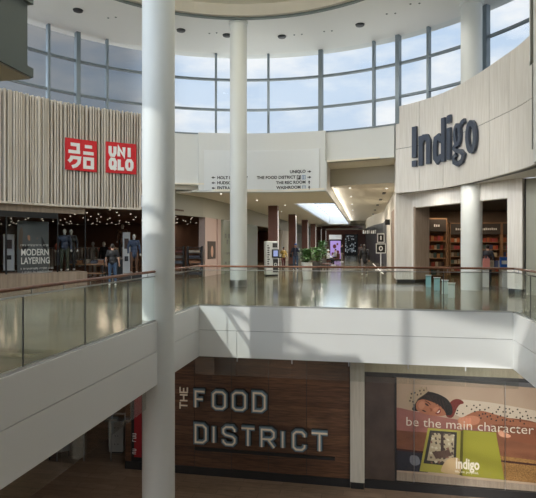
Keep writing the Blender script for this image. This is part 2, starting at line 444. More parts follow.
struct('wall_back', MB().arc(deg(262),deg(372),RING-.05,RING+.15,4.2,SILL-.01,36), M['white'])
struct('wall_left', MB().arc(deg(161),deg(190),RING-.05,RING+.15,3.3,SILL-.01,16), M['white'])

# ring walls seen in the photograph
T = lambda px: onring(px)[0]
tL, tb0, tb1, tR = deg(125.5), T(198), T(326.5), T(396)
struct('wall_north', MB().arc(tb0, tL, RING-.02, RING+.2, 4.42, SILL, 12), M['white'])
struct('wall_north', MB().arc(T(394.5), tb1, RING-.02, RING+.2, 5.42, SILL, 12), M['white'])
struct('wall_north', MB().arc(deg(12), T(400), RING+.36, RING+.5, 4.62, SILL, 24), M['white'])
bk = setting('wall_directory', (0,0,0)); bk.name = 'wall_front'
MB().arc(tb1, tb0, RING-.28, RING+.15, 4.16, SILL+.03, 24).build('bulkhead', M['white'], bk)
MB().arc(tb1-.004, tb0+.03, RING-.38, RING+.15, 4.09, 4.14, 24).build('ledge', M['white'], bk)
# inner sides above right-hand soffit
RC = 4.60; LC = 4.12; UB = -1.68    # right ceiling, left ceiling, border between them
pa = onring(326.5)[0]
struct('ceiling', MB().prism([(UB,23.75),(.6,23.15),(1.5,23.4),(3.4,24.6),(1.2,25.4),(UB,26.3)], 5.42, 5.5), M['beige_ceiling'])
struct('wall_north', MB().prism([(UB,26.2),(3.4,24.5),(3.4,24.6),(UB,26.32)], RC, 5.42), M['beige'])
struct('wall_west', MB().box(UB-.1,UB,23.6,66,LC,5.45), M['white'])
struct('ceiling', MB().prism([(UB,26.25),(3.4,24.55),(3.4,66),(UB,66)], RC, RC+.1), M['beige_ceiling'])
struct('wall_north', MB().box(UB,9,66,66.1,LC,RC+.1), M['beige'])
# left (lower) corridor ceiling with the skylight opening
SK = (-4.15, UB-.12, 30.8, 62.5)
U0 = -7.9
lc = MB()
yb = 22.2
lc.prism([(U0-3,24.0),(-6.7,23.1),(-4.2,23.7),(-2.4,23.6),(UB-.1,23.5),(UB-.1,SK[2]),(U0-3,SK[2])], LC, LC+.1)
lc.box(U0-3,SK[0],SK[2],SK[3],LC,LC+.1); lc.box(U0-3,UB-.1,SK[3],88,LC,LC+.1)
struct('ceiling', lc, M['beige_ceiling'])
struct('ceiling', MB().box(UB-.1,9,66,88,LC,LC+.1), M['beige_ceiling'])
struct('ceiling', MB().prism([(U0-2.6,22),(-6.6,23.2),(-6.6,24.5),(U0-2.6,24.5)], 4.43, 4.5), M['beige_ceiling'])
struct('wall_north', MB().arc(T(199), deg(125), RING+.26, RING+.32, 4.24, 4.5, 8), M['beige_ceiling'])
sk = setting('window_40', (0,0,0))
k = MB(); k.box(SK[0]-.12,SK[0],SK[2],SK[3],LC+.02,LC+1.1); k.box(SK[0],SK[1],SK[2]-.12,SK[2],LC+.1,LC+1.1); k.box(SK[0],SK[1],SK[3],SK[3]+.12,LC+.1,LC+1.1)
k.box(UB-.12,UB,SK[2],SK[3],LC+.5,LC+1.1)
k.build('light_well', M['white'], sk)
k = MB()
for i in range(12): y = SK[2]+i*(SK[3]-SK[2])/12; k.box(SK[0],SK[1],y,y+.08,LC+1.0,LC+1.08)
k.build('window_frame', M['mullion'], sk)
k = MB(); k.face([(SK[0],SK[2],LC+1.09),(SK[1]+.1,SK[2],LC+1.09),(SK[1]+.1,SK[3],LC+1.09),(SK[0],SK[3],LC+1.09)]); k.build('window_pane', M['frosted'], sk)

# left corridor wall: shop fascia and shopfronts along x = U0
wl = setting('wall_west')
MB().sweep([rp(deg(121),RING-.05,0)[:2],(-8.25,26.0),(U0,31),(U0,80)], 0, .3, 3.1, 4.42).build('shop_fascia', M['olive'], wl)
MB().box(U0-.62,U0-.27,26.1,28.2,0,3.1).build('pier', M['pinkpaper'], wl)
MB().box(U0-.5,U0-.18,28.2,28.8,0,3.1).build('pier', M['pinkpaper'], wl)
MB().box(U0-.32,U0-.02,28.8,38.4,0,3.1).build('glazed_hoarding', mat('pale_green_board',(.30,.33,.27),.25), wl)
MB().box(U0-.32,U0-.02,50,80,0,3.1).build('far_wall', M['beige'], wl)
ps = thing('framed_picture', 'dark framed picture hung on the pale pink pier beside the corridor shop', 'picture', (U0-.25,27.0,1.4))
MB().box(U0-.27,U0-.23,26.5,27.9,.9,1.85).build('print', M['shopdark'], ps, True)
MB().poly2(ell(27.2,1.3,.22,.3), lambda x,y,d:(U0-.23+d,x,y), 0, .01).build('printed_figure', M['skin'], ps, True)
tx = thing('wall_lettering', 'small dark lettering on the pale green hoarding left of the directory column', 'sign', (U0,30,1.7))
def fw(x,y,d): return (U0-.015+d, 30+x, y)
for i,(n_,sz,z) in enumerate([(5,.34,2.25),(4,.34,1.9),(8,.15,1.3),(11,.17,.75),(11,.17,.52),(8,.17,.2)]):
    scribble('lettering', n_, sz, M['text'], tx, lambda x,y,d,z=z: fw(-.9+x*1.9, z+y-.2, d+.0), i)

# ---------------------------------------------------------- left fascia of slats
SL0, SL1 = deg(126.2), deg(161); SZ0, SZ1 = 3.27, 7.52
sf = thing('slatted_fascia', 'curved fascia of vertical pale timber slats above the clothing store', 'fascia', rp(deg(140),RING,SZ0))
MB().arc(SL0, SL1, RING-.1, RING+.25, SZ0, SZ1-.08, 40).build('backing_panel', M['slat_back'], sf, True)
a = SL0; sm = MB(); i = 0
while a < SL1:
    w = random.choice([.055,.085,.085,.06])/RING; dp = random.choice([.16,.2,.2,.14])
    sm.arc(a, a+w, RING-.1-dp, RING-.1, SZ0+.02, SZ1-(.0 if i%2 else .03), 1); a += w+random.choice([.03,.045,.075])/RING; i += 1
sm.build('timber_slats', M['slat'], sf, True)
MB().arc(SL0, SL1, RING-.38, RING+.1, SZ0-.06, SZ0+.02, 40).build('bottom_trim', M['slat'], sf, True)
# red signs
def ringmap(th_c, zc, R):          # x to the right as seen, d toward the centre
    return lambda x,y,d: rp(th_c - x/R, R-d, zc+y)
def redsign(label, px0, px1, py0, py1, glyphs, name):
    t0, z1 = onring(px0, py0, RING-.3); t1, _ = onring(px1, py1, RING-.3); _, z0 = onring(px0, py1, RING-.3)
    tc = (t0+t1)/2; Wd = (t0-t1)*(RING-.3); Hh = z1-z0
    t = thing('store_sign', label, 'sign', rp(tc, RING-.3, z0))
    fn = ringmap(tc, (z0+z1)/2, RING-.3)
    p = MB()
    for i in range(6):
        xa, xb = -Wd/2+Wd*i/6, -Wd/2+Wd*(i+1)/6
        p.poly2([(xa,-Hh/2),(xb,-Hh/2),(xb,Hh/2),(xa,Hh/2)], fn, -.02, .06)
    p.build('red_panel', M['red'], t, True)
    for (strokes) in glyphs:
        m = MB()
        for s, cl in strokes: m.stroke([(x*Wd/2, y*Hh/2) for x,y in s], .105*min(Wd,Hh), fn, .06, .075, cl)
        m.build('letter', M['signwhite'], t, True)
def sub(poly, a=7):
    return poly
kata = [
 [([(-.68,.62),(-.2,.62),(-.2,.18)],0),([(-.82,.16),(-.08,.16)],0)],
 [([(.22,.58),(.68,.58)],0),([(.12,.16),(.78,.16)],0)],
 [([(-.58,-.12),(-.66,-.34),(-.8,-.48)],0),([(-.62,-.2),(-.12,-.2),(-.16,-.5),(-.34,-.7),(-.58,-.8)],0)],
 [([(.22,-.2),(.7,-.2),(.7,-.74),(.22,-.74)],1)]]
lat = [
 [([(-.74,.72),(-.74,.3),(-.66,.14),(-.5,.14),(-.42,.3),(-.42,.72)],0)],
 [([(-.17,.1),(-.17,.68),(.17,.14),(.17,.72)],0)],
 [([(.52,.1),(.52,.72)],0)],
 [([(-.64,-.12),(-.48,-.12),(-.4,-.26),(-.4,-.56),(-.48,-.7),(-.64,-.7),(-.72,-.56),(-.72,-.26)],1),([(-.56,-.52),(-.36,-.8)],0)],
 [([(-.14,-.1),(-.14,-.7),(.18,-.7)],0)],
 [([(.44,-.12),(.62,-.12),(.7,-.26),(.7,-.56),(.62,-.7),(.44,-.7),(.36,-.56),(.36,-.26)],1)]]
redsign('left square red store sign with four white katakana characters', 64.8, 96.5, 137.5, 169.5, kata, 'a')
redsign('right square red store sign with white capital letters UNIQLO', 105.6, 136, 141.5, 172.5, lat, 'b')

# ---------------------------------------------------------- directory panel
dp = thing('directory_sign', 'wide white curved directory board with black destinations on the central bulkhead', 'sign', rp(T(262),RING-.3,4.18))
RD = RING-.28
t0, zt = onring(204, 150, RD); t1, _ = onring(319.5, 149, RD)
MB().arc(t1, t0, RD-.07, RD+.02, 4.17, zt, 24).build('board', mat('directory_white',(.78,.80,.80),.4), dp, True)
def dline(px, py, txt, sz, al, name='lettering'):
    th, z = onring(px, py, RD)
    text_obj(name, txt, sz, M['text'], dp, ringmap(th, z, RD-.075), align=al, bold=.006, sx=1.0, d=.004)
for py, s in ((179.2,'HOLT RENFREW'),(184.3,"HUDSON'S BAY"),(189.4,'ENTRANCE')): 
    dline(217, py, s, .19, 'LEFT')
for py, s, px in ((172.9,'UNIQLO',306),(178.6,'THE FOOD DISTRICT',296),(183.6,'THE REC ROOM',306),(188.7,'WASHROOM',301)):
    dline(px, py, s, .19, 'RIGHT')
def arrow(px, py, dx, dy):
    th, z = onring(px, py, RD); fn = ringmap(th, z, RD-.075); m = MB()
    m.stroke([(-.08*dx,-.08*dy),(.03*dx,.03*dy)], .035, fn, 0, .006)
    px_, py_ = -dy, dx
    m.poly2([(.1*dx,.1*dy),(.0*dx+.06*px_,.0*dy+.06*py_),(.0*dx-.06*px_,.0*dy-.06*py_)], fn, 0, .007)
    m.build('arrow', M['text'], dp, True)
for py in (177.8,183.1,188.3): arrow(213.5,py,-1,0)
for py in (171.8,177.4): arrow(309.5,py,1,0)
for py in (182.6,187.8): arrow(309.5,py,0,1)
def icon(px, py, m, inner):
    th, z = onring(px, py, RD); fn = ringmap(th, z, RD-.075)
    MB().poly2([(-.09,-.1),(.09,-.1),(.09,.1),(-.09,.1)], fn, 0, .006).build('pictogram', m, dp, True)
    b = MB()
    for s in inner: b.stroke(s, .025, fn, .006, .009)
    b.build('pictogram_mark', M['signwhite'], dp, True)
icon(299,177.5,M['text'],[[(-.04,-.07),(-.04,.06),(.05,.06)],[(-.04,0),(.03,0)]])
icon(304,177.5,M['icon_blue'],[[(-.04,-.07),(-.04,.07)],[(.04,-.07),(.04,.07)]])
icon(304.3,187.9,M['icon_blue'],[[(-.04,-.06),(-.04,.07)],[(.045,-.06),(.045,.07)],[(0,-.08),(0,.08)]])

# ---------------------------------------------------------- bookshop fascia
IP = [(1.30,23.0),(1.31,22.80),(2.28,21.95),(3.13,20.73),(3.76,19.1),(4.2,17.5),(4.50,16.2),(4.60,14.9),(4.62,13.6)]
def catmull(P, n=6):
    out = []
    Q = [P[0]]+P+[P[-1]]
    for i in range(1, len(Q)-2):
        for j in range(n):
            t = j/n; p0,p1,p2,p3 = [Vector(q) for q in Q[i-1:i+3]]
            v = .5*((2*p1)+(-p0+p2)*t+(2*p0-5*p1+4*p2-p3)*t*t+(-p0+3*p1-3*p2+p3)*t**3); out.append((v.x,v.y))
    out.append(tuple(P[-1])); return out
IC = catmull(IP[1:], 8)
arcL = [0]
for a, b in zip(IC[:-1], IC[1:]): arcL.append(arcL[-1]+math.dist(a,b))
def onfas(s, d):
    s = max(0, min(arcL[-1]-1e-6, s)); i = max(j for j in range(len(arcL)-1) if arcL[j] <= s)
    t = (s-arcL[i])/(arcL[i+1]-arcL[i]); a, b = Vector(IC[i]), Vector(IC[i+1]); p = a+(b-a)*t; dd = (b-a).normalized()
    n = Vector((dd.y,-dd.x)); n = -n if n.x > 0 or False else n
    return p+n*d
def fas_at(px):                      # arc length where a sight line crosses the fascia
    dx, dy = g(px, 1.0); best = None
    for i in range(len(IC)-1):
        a, b = Vector(IC[i]), Vector(IC[i+1])
        ca = dx*a.y-dy*a.x; cb = dx*b.y-dy*b.x
        if ca*cb <= 0 and ca != cb: t = ca/(ca-cb); p = a+(b-a)*t; return arcL[i]+t*(arcL[i+1]-arcL[i]), (p.x*dx+p.y*dy)/(dx*dx+dy*dy)
    return arcL[-1], 1
IZ0, IZ1 = 3.86, 7.53
ifa = thing('curved_fascia', 'tall curved pale wood-panelled fascia above the bookshop entrance', 'fascia', (3,20,IZ0))
js = [fas_at(x)[0] for x in (419.5,443,489.5,509,)]
cuts = [0]+js+[arcL[-1]]
def fseg(s0, s1, n=10): return [tuple(onfas(s0+(s1-s0)*i/n, 0)) for i in range(n+1)]
JZ = 5.73
for (z0,z1) in ((IZ0,JZ-.01),(JZ+.01,IZ1)):
    for a, b in zip(cuts[:-1], cuts[1:]):
        MB().sweep(fseg(a+.008 if a else 0,b-.008), 0, .1, z0, z1).build('fascia_panel', M['panel_wood'], ifa, True)
MB().sweep(fseg(.01,arcL[-1],50), .02, .35, IZ0+.01, IZ1-.01).build('core', M['dark'], ifa, True)
# end return toward corridor
struct('wall_east', MB().prism([(1.35,23.1),(1.6,23.25),(1.6,24.4),(1.35,24.4)], 4.0, 6.8), M['panel_wood'])

# slate letters "Indigo"
ins = thing('store_sign', 'large slate-grey dimensional letters spelling Indigo on the curved pale fascia', 'sign', (*onfas(fas_at(413)[0],0), 5))
def ipt(px, py): s_, Y_ = fas_at(px); return (s_, EYE+(HY-py)*Y_/F)
def ilet(strokes, w):
    m = MB()
    for s, cl in strokes:
        q = [ipt(*p) for p in s]; seq = q+[q[0]] if cl else q; P = []
        for a, b in zip(seq[:-1], seq[1:]):
            for i in range(3): P.append((a[0]+(b[0]-a[0])*i/3, a[1]+(b[1]-a[1])*i/3))
        if not cl: P.append(seq[-1])
        m.stroke(P, w, lambda x,y,d: (*onfas(x, d), y), .03, .13, bool(cl))
    return m.build('letter', M['navy'], ins, True)
W_ = .225
ilet([([(415.9,158),(415.9,127)],0),([(415.9,166.8),(415.9,160.8)],0)], W_)
ilet([([(422.6,165.8),(422.6,136.2)],0),([(422.6,143),(425.5,137.6),(428.5,137.2),(430.4,141),(430.4,164)],0)], W_)
ilet([([(445.4,161.8),(445.4,118)],0),([(443.6,141),(440.6,136.8),(437.9,139),(437.0,148),(437.4,158),(439.6,161.2),(443.4,156)],0)], W_*.95)
ilet([([(451.3,160),(451.3,128)],0),([(451.3,123.3),(451.3,115.3)],0)], W_*.92)
ilet([(ell(459.8,135,2.6,9.6,14),1),([(462.2,127),(464.6,122.5),(467.2,120.5)],0),([(458.6,144.6),(456.4,148.2),(458.6,150.8),(463.4,151.4),(466.2,154.6),(464.4,161),(460.2,164.2),(456.6,162.2),(456.2,157.8),(458.6,154.4)],0)], W_*.72)
ilet([(ell(473.9,136.8,3.9,13.8,18),1)], W_*.92)

# ---------------------------------------------------------- bookshop storefront
FA, FB, FC_, FD = (1.34,23.1), (2.04,23.3), (4.77,18.9), (5.2,18.45)
iw = thing('bookshop_pier', 'far pale wood pier of the bookshop front at the corridor corner', 'pier', (1.7,23.2,0))
MB().prism([FA,FB,(2.14,23.14),(2.75,23.75),(2.2,24.6),(1.34,24.4)], .16, 3.9).build('cladding', M['panel_wood'], iw, True)
MB().prism([(1.40,23.15),(2.02,23.32),(2.14,23.2),(2.7,23.75),(2.2,24.5),(1.4,24.3)], 0, .16).build('plinth', M['dark'], iw, True)
MB().prism([(2.08,23.22),(2.15,23.1),(2.8,23.7),(2.72,23.8)], .16, 3.3).build('brown_reveal', M['reveal_wood'], iw, True)
ip = thing('bookshop_pier', 'near pale wood pier at the right end of the bookshop front', 'pier', (5,18.6,0))
q0, q1 = g(507.3,17.75), g(522.3,17.3)
dv = Vector((q1[0]-q0[0], q1[1]-q0[1])).normalized(); nv = Vector((-dv.y, dv.x))
def off(p, a, b): v = Vector(p)+dv*a+nv*b; return (v.x,v.y)
MB().prism([q0,q1,off(q1,0,.5),off(q0,0,.5)], .17, 3.9).build('cladding', M['panel_wood'], ip, True)
MB().prism([off(q0,.03,.03),off(q1,-.03,.03),off(q1,-.03,.5),off(q0,.03,.5)], 0, .17).build('plinth', M['dark'], ip, True)
struct('wall_east', MB().prism([off(q1,.06,.12),off(q1,6,.12),off(q1,6,.5),off(q1,.06,.5)], 0, 3.86), M['olive'])
struct('trim_1', MB().prism([off(q1,0,.14),off(q1,.06,.1),off(q1,.06,.5),off(q1,0,.5)], 0, 3.86), M['dark'])
hd = thing('bookshop_header', 'pale wood header over the bookshop opening, below the curved fascia', 'header', (3.4,21,3.2))
hn = (Vector(q0)-Vector(FB)).normalized(); hm = Vector((-hn.y,hn.x))
hp = [FB, q0]
MB().prism([FB,q0,(q0[0]+hm.x*.35,q0[1]+hm.y*.35),(FB[0]+hm.x*.35,FB[1]+hm.y*.35)], 3.26, 3.9).build('panel', M['panel_wood'], hd, True)
# soffit between header and curved fascia
sfm = MB(); fr = fseg(0,arcL[-1],30); fr2 = [tuple(onfas(arcL[-1]*i/30,-.2)) for i in range(31)]; fr = [tuple(onfas(arcL[-1]*i/30,-.03)) for i in range(31)]
back = [FB,q0,q1,(6.8,16.6),(7.5,13)]
sfm.prism(fr+[(9,13.6),(9,17),q1,q0,FB,FA], 3.88, 3.94)
struct('ceiling', sfm, M['panel_wood'])
struct('ceiling', MB().prism(fr2+[(12,13.6),(12,30),(1.6,30)], IZ1-.9, IZ1-.85), M['dark'])
# shop interior
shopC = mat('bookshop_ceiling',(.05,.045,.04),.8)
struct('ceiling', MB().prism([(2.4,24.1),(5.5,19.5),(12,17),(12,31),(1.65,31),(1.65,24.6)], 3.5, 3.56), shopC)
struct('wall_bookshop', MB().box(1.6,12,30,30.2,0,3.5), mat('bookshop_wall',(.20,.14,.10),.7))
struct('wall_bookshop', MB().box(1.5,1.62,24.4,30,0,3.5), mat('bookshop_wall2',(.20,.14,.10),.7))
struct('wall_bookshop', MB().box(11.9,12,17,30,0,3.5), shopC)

# ---------------------------------------------------------- shelves with books
bookcols = [(.30,.05,.03),(.42,.12,.04),(.45,.22,.08),(.40,.35,.28),(.05,.06,.13),(.16,.11,.08),(.36,.06,.07),(.08,.13,.12),(.5,.42,.3),(.06,.035,.03)]
bookmats = [cm(*c, .5) for c in bookcols]
def make_book(i, w, h, d):
    o = MB().box(-w/2,w/2,-d/2,d/2,0,h).build('book', bookmats[i]); return o
bmesh_cache = {}
def book(i, w, h, loc, rz, label, group, d=.03):
    k = (i, round(w,2), round(h,2))
    if k not in bmesh_cache:
        mb = MB().box(-w/2,w/2,-d/2,d/2,0,h); o = mb.build('book', bookmats[i])
        o.data.materials.append(cm(.7,.66,.58,.6))
        o.data.polygons[1].material_index = 1
        bmesh_cache[k] = o.data; bpy.data.objects.remove(o)
    o = bpy.data.objects.new('book', bmesh_cache[k]); COL.objects.link(o); o.location = loc; o.rotation_euler = (0,0,rz)
    return tag(o, label, 'book', group)
def bookcase(loc, rz, W, nsh, label, rowlab, top=2.85, sign=None, z0=.25):
    t = thing('bookcase', label, 'bookcase', (*loc,0), rz)
    H_ = top; D = .38
    for x in (-W/2, W/2-.05): MB().box(x,x+.05,-D,0,0,H_).build('side_panel', M['shelfwood'], t)
    MB().box(-W/2+.05,W/2-.05,-.03,0,0,H_).build('back_panel', mat('case_back',(.16,.08,.045),.7), t)
    MB().box(-W/2+.05,W/2-.05,-D,-.03,H_-.05,H_).build('top_panel', M['shelfwood'], t)
    MB().box(-W/2+.05,W/2-.05,-D,-.03,H_-.62,H_-.05).build('category_board', mat('board_dark',(.055,.045,.04),.5), t)
    R = Matrix.Rotation(rz, 4, 'Z')
    if sign:
        sc_ = MB(); [sc_.box(-len(sign)*.05+i_*.1, -len(sign)*.05+i_*.1+.06, -D-.008, -D, H_-.4, H_-.3+(.02 if i_%3==0 else 0)) for i_ in range(len(sign))]; sc_.build('category_lettering', M['signwhite'], t)
    pitch = (H_-.65-z0)/nsh
    for s in range(nsh):
        z = z0+s*pitch
        MB().box(-W/2+.05,W/2-.05,-D,-.03,z-.03,z).build('shelf', M['shelfwood'], t)
        x = -W/2+.16
        while x < W/2-.14:
            w = random.choice([.11,.13,.15]); h = min(pitch-.1, random.choice([.19,.21,.24]))
            p = R @ Vector((x,-D+.12,z))
            book(random.randrange(10) if s < nsh-1 else random.choice([0,1,2,1,6,8]), w, h, (loc[0]+p.x,loc[1]+p.y,z), rz, rowlab[s], rowlab[s].replace('small face-out book','face-out books'))  # top shelf gets warm covers, its orange light put into the colours
            x += w+random.choice([.015,.03])
    return t
names = ['bottom','second-lowest','third-lowest','middle','second-highest','top']
def rows(where, n):
    idx = {5:[0,1,3,4,5],4:[0,1,4,5]}[n]
    return ['small face-out book on the %s shelf of %s' % (names[i], where) for i in idx]
BV = 29.9
def bx_at(px):
    return onv(px, HY, BV)[0]
xs = [bx_at(442.5), bx_at(448.5), bx_at(474), bx_at(500), bx_at(526)]
bookcase(((xs[1]+xs[2])/2,BV), 0, xs[2]-xs[1]-.02, 5, 'wide brown bookcase on the bookshop back wall, just left of the round column', rows('the wide case left of the bookshop column',5), sign='FICTION')
bookcase(((xs[2]+xs[3])/2,BV), 0, xs[3]-xs[2]-.02, 5, 'wide brown bookcase on the bookshop back wall, just right of the round column', rows('the case right of the bookshop column',5), sign='THRILLERS')
bookcase(((xs[3]+xs[4])/2,BV), 0, xs[4]-xs[3]-.02, 5, 'brown bookcase at the right end of the bookshop back wall', rows('the case beside the near pier',5))
bookcase((xs[1]-.85,BV), 0, 1.6, 5, 'brown bookcase at the left end of the bookshop back wall', rows('the leftmost case of the bookshop back wall',5))
bookcase((g(434,24.6)[0],g(434,24.6)[1]), .25, .95, 5, 'narrow bookcase just inside the bookshop beside the brown reveal', rows('the narrow case by the entrance reveal',5), top=2.9, sign='NEW')
# display tables
def table(loc, W, D, Hh, label, m):
    t = thing('display_table', label, 'table', (*loc,0))
    MB().box(-W/2,W/2,-D/2,D/2,Hh-.06,Hh).build('table_top', m, t, bevel=.005)
    for x in (-W/2+.1,W/2-.5): MB().box(x,x+.4,-D/2+.1,D/2-.1,0,Hh-.06).build('pedestal', m, t)
    return t
tb = g(494, 20.6)
table(tb, 1.5, .8, .78, 'pale display table stacked with books in the bookshop entrance', M['signwhite'])
for i in range(9):
    o = book(random.choice([2,8,4,3,8]), .2, .26, (tb[0]-.6+i*.15, tb[1]-.1+random.uniform(-.1,.1), .78), random.uniform(-.3,.3), 'small upright book on the pale bookshop entrance table', 'books on the entrance table')
tb2 = g(458, 25.5)
# return bins by the entrance
for i,(px,py,lab) in enumerate([(428.5,287,'farthest and tallest-looking'),(437,290.5,'second-farthest'),(445,294,'second-nearest'),(451.5,298,'nearest')]):
    u, v = atz(px, py, 0); 
    t = thing('low_stand', '%s of the four small teal-white stands lined up before the bookshop opening' % lab, 'stand', (u,v,0), math.radians(-14), None)
    hh = .46
    m = MB(); m.v = [(-.10,-.05,0),(.10,-.05,0),(.10,.05,0),(-.10,.05,0),(-.10,-.05,hh-.07),(.10,-.05,hh-.07),(.10,.05,hh),(-.10,.05,hh)]
    m.f = [(0,3,2,1),(4,5,6,7),(0,1,5,4),(1,2,6,5),(2,3,7,6),(3,0,4,7)]
    m.build('body', [srgb(120,165,170),srgb(125,165,168),srgb(170,190,185),srgb(190,200,192)][i], t, bevel=.008)
    MB().box(-.12,.12,-.07,.06,hh+.0,hh+.015).build('lid', M['signwhite'], t)

# ---------------------------------------------------------- lower storey shopfronts
FV = 15.55
def fwall(x, y, d): return (x, FV-d, y)
uf0 = onv(125.5,466,FV)[0]; uf1 = onv(350,480,FV)[0]; uf2 = onv(364.5,480,FV)[0]
uw0 = onv(146,466,FV)[0]
fd = setting('wall_food_hall', (0,0,0)); fd.name = 'wall_lower'
joints = [uw0]+[onv(x,430,FV)[0] for x in (156.5,194.5,231.5,268.5,306.5)]+[uf1]
for a, b in zip(joints[:-1], joints[1:]):
    MB().box(a+.008,b-.008,FV,FV+.2,LOW+.24,ZB-.02).build('wood_panel', M['food_wood'], fd)
MB().box(uf0,uf1,FV+.02,FV+.22,LOW+.2,ZB-.02).build('backing', M['black'], fd)
MB().box(uf0,uf1,FV-.04,FV+.2,LOW,LOW+.24).build('black_base', M['black'], fd)
uo1 = onv(131,466,FV)[0]
MB().box(uf0,uo1,FV,FV+.2,LOW+.24,ZB-.02).build('wood_edge', M['food_wood'], fd)
rp_ = thing('red_poster', 'tall dark red poster panel behind the foot of the near column', 'poster', (uo1,FV,LOW+.24))
MB().box(uo1+.08,uw0-.08,FV-.03,FV+.05,LOW+.3,ZB-.3).build('frame', M['black'], rp_, True)
MB().box(uo1+.13,uw0-.13,FV-.04,FV-.03,LOW+.4,ZB-.4).build('red_print', cm(.30,.012,.02,.4), rp_, True)
scribble('printed_lettering', 7, .16, M['signwhite'], rp_, lambda x,y,d:(uw0-.32-y, FV-.045-d, LOW+.5+x), 3)
# post and black base
ps = thing('stone_post', 'pale stone post between the wooden food hall wall and the poster window', 'post', (uf1,FV,LOW))
MB().box(uf1+.01,uf2,FV-.12,FV+.2,LOW+.2,ZB-.02).build('cladding', M['post_stone'], ps, True)
MB().box(uf1+.03,uf2-.02,FV-.09,FV+.2,LOW,LOW+.2).build('base', M['black'], ps, True)
# FOOD DISTRICT sign
fs = thing('food_hall_sign', 'big outlined tube letters THE FOOD DISTRICT on the dark wood wall', 'sign', (uf1-3,FV,LOW+1))
G = {
'F': [([(0,0),(0,1),(.58,1)],0),([(0,.52),(.46,.52)],0)],
'O': [([(.14,0),(.46,0),(.6,.14),(.6,.86),(.46,1),(.14,1),(0,.86),(0,.14)],1)],
'D': [([(0,0),(.42,0),(.6,.16),(.6,.84),(.42,1),(0,1)],1)],
'I': [([(.0,0),(.0,1)],0)],
'S': [([(.58,.74),(.58,.86),(.46,1),(.14,1),(0,.86),(0,.66),(.12,.54),(.46,.46),(.58,.34),(.58,.14),(.46,0),(.14,0),(0,.14),(0,.26)],0)],
'T': [([(0,1),(.64,1)],0),([(.32,1),(.32,0)],0)],
'R': [([(0,0),(0,1),(.44,1),(.58,.86),(.58,.6),(.44,.46),(0,.46)],0),([(.3,.46),(.6,0)],0)],
'C': [([(.58,.28),(.58,.14),(.44,0),(.14,0),(0,.14),(0,.86),(.14,1),(.44,1),(.58,.86),(.58,.72)],0)],
'H': [([(0,0),(0,1)],0),([(.55,0),(.55,1)],0),([(0,.5),(.55,.5)],0)],
'E': [([(.5,0),(0,0),(0,1),(.5,1)],0),([(0,.5),(.42,.5)],0)]}
def tube_letter(ch, x0, z0, w, h):
    gw = {'I':.0}.get(ch, .6); sx = (w/gw if gw else 1)
    def tr(p): return (x0+p[0]*sx, z0+p[1]*h)
    c = MB()
    for s, cl in G[ch]: c.stroke([tr(p) for p in s], .20, fwall, .0, .05, bool(cl))
    o = c.build('letter', M['black'], fs, True)
    c = MB()
    for s, cl in G[ch]: c.stroke([tr(p) for p in s], .15, fwall, .05, .11, bool(cl))
    c.build('letter_return', M['letter_blue'], o, False); 
    o2 = o.children[0]; 
    for v in o2.data.vertices: v.co -= wloc(o)
    c = MB()
    for s, cl in G[ch]: c.stroke([tr(p) for p in s], .052, fwall, .11, .13, bool(cl))
    o3 = c.build('tube', M['tube_glow'], o, False)
    for v in o3.data.vertices: v.co -= wloc(o)
def lt(ch, px0, px1, pyt, pyb):
    (u0, zt), (u1, _) = onv(px0, pyt, FV), onv(px1, pyt, FV); zb_ = onv(px0, pyb, FV)[1]
    if ch == 'I': tube_letter(ch, (u0+u1)/2, zb_+.13, 0, zt-zb_-.26)
    else: tube_letter(ch, u0+.09, zb_+.11, u1-u0-.17, zt-zb_-.22)
for ch, a, b in (('F',194,208.5),('O',211.5,228.5),('O',231,248.5),('D',251.5,268)): lt(ch, a, b, 386.5+(a-194)*.03, 409.5+(a-194)*.06)
for ch, a, b in (('D',194,209.5),('I',212,217.5),('S',221.5,238.5),('T',239.5,257),('R',259.5,277.5),('I',280.5,286),('C',291,308),('T',309,329.5)):
    lt(ch, a, b, 419.8+(a-194)*.068, 444+(a-194)*.075)
# THE, turned to read upward
(ue, _), zlo, zhi = onv(184,400,FV), onv(184,408.5,FV)[1], onv(184,384,FV)[1]
hh = .22; step = (zhi-zlo)/3
for i, ch in enumerate('THE'):
    m = MB()
    for s, cl in G[ch]: m.stroke([(ue+.12-p[1]*.24, zlo+i*step+p[0]*step*1.25) for p in s], .032, fwall, 0, .05, bool(cl))
    m.build('small_letter', M['tube_glow'], fs, True)
(ua, za), (ub, zb2) = onv(195,447.5,FV), onv(335,459.5,FV)
MB().box(ua,ub,FV-.05,FV,(za+zb2)/2-.04,(za+zb2)/2+.05).build('underline_bar', M['black'], fs, True)

# poster window
AV = 15.62
ux = 9.0
pw = setting('window_50')
MB().box(uf2,ux,AV-.02,AV+.2,onv(395,377.5,AV)[1]+.02,onv(395,373,AV)[1]).build('window_frame', M['black'], pw)
MB().box(uf2,ux,AV+.0,AV+.2,onv(395,373,AV)[1],ZB-.02).build('header', M['header_stone'], pw)
MB().box(uf2,ux,AV-.05,AV+.2,LOW,onv(395,481,AV)[1]).build('sill', M['black'], pw)
ua0 = onv(395.5,430,AV)[0]
zA1 = onv(395,377.5,AV)[1]; zA0 = onv(395,481,AV)[1]
MB().box(uf2,ua0,AV-.01,AV+.15,zA0,zA1).build('dark_panel', noisy('bronze_panel',(.055,.04,.033),(.08,.058,.048),2,(1,1,1),.25), pw)
MB().box(ua0-.02,ua0+.03,AV-.03,AV+.1,zA0,zA1).build('mullion', M['black'], pw)
zP = onv(395,470.5,AV)[1]
MB().box(ua0,ux,AV+.05,AV+.15,zA0,zP).build('floor_reflection', M['reveal_wood'], pw)  # brown strip painted as the floor's reflection below the print
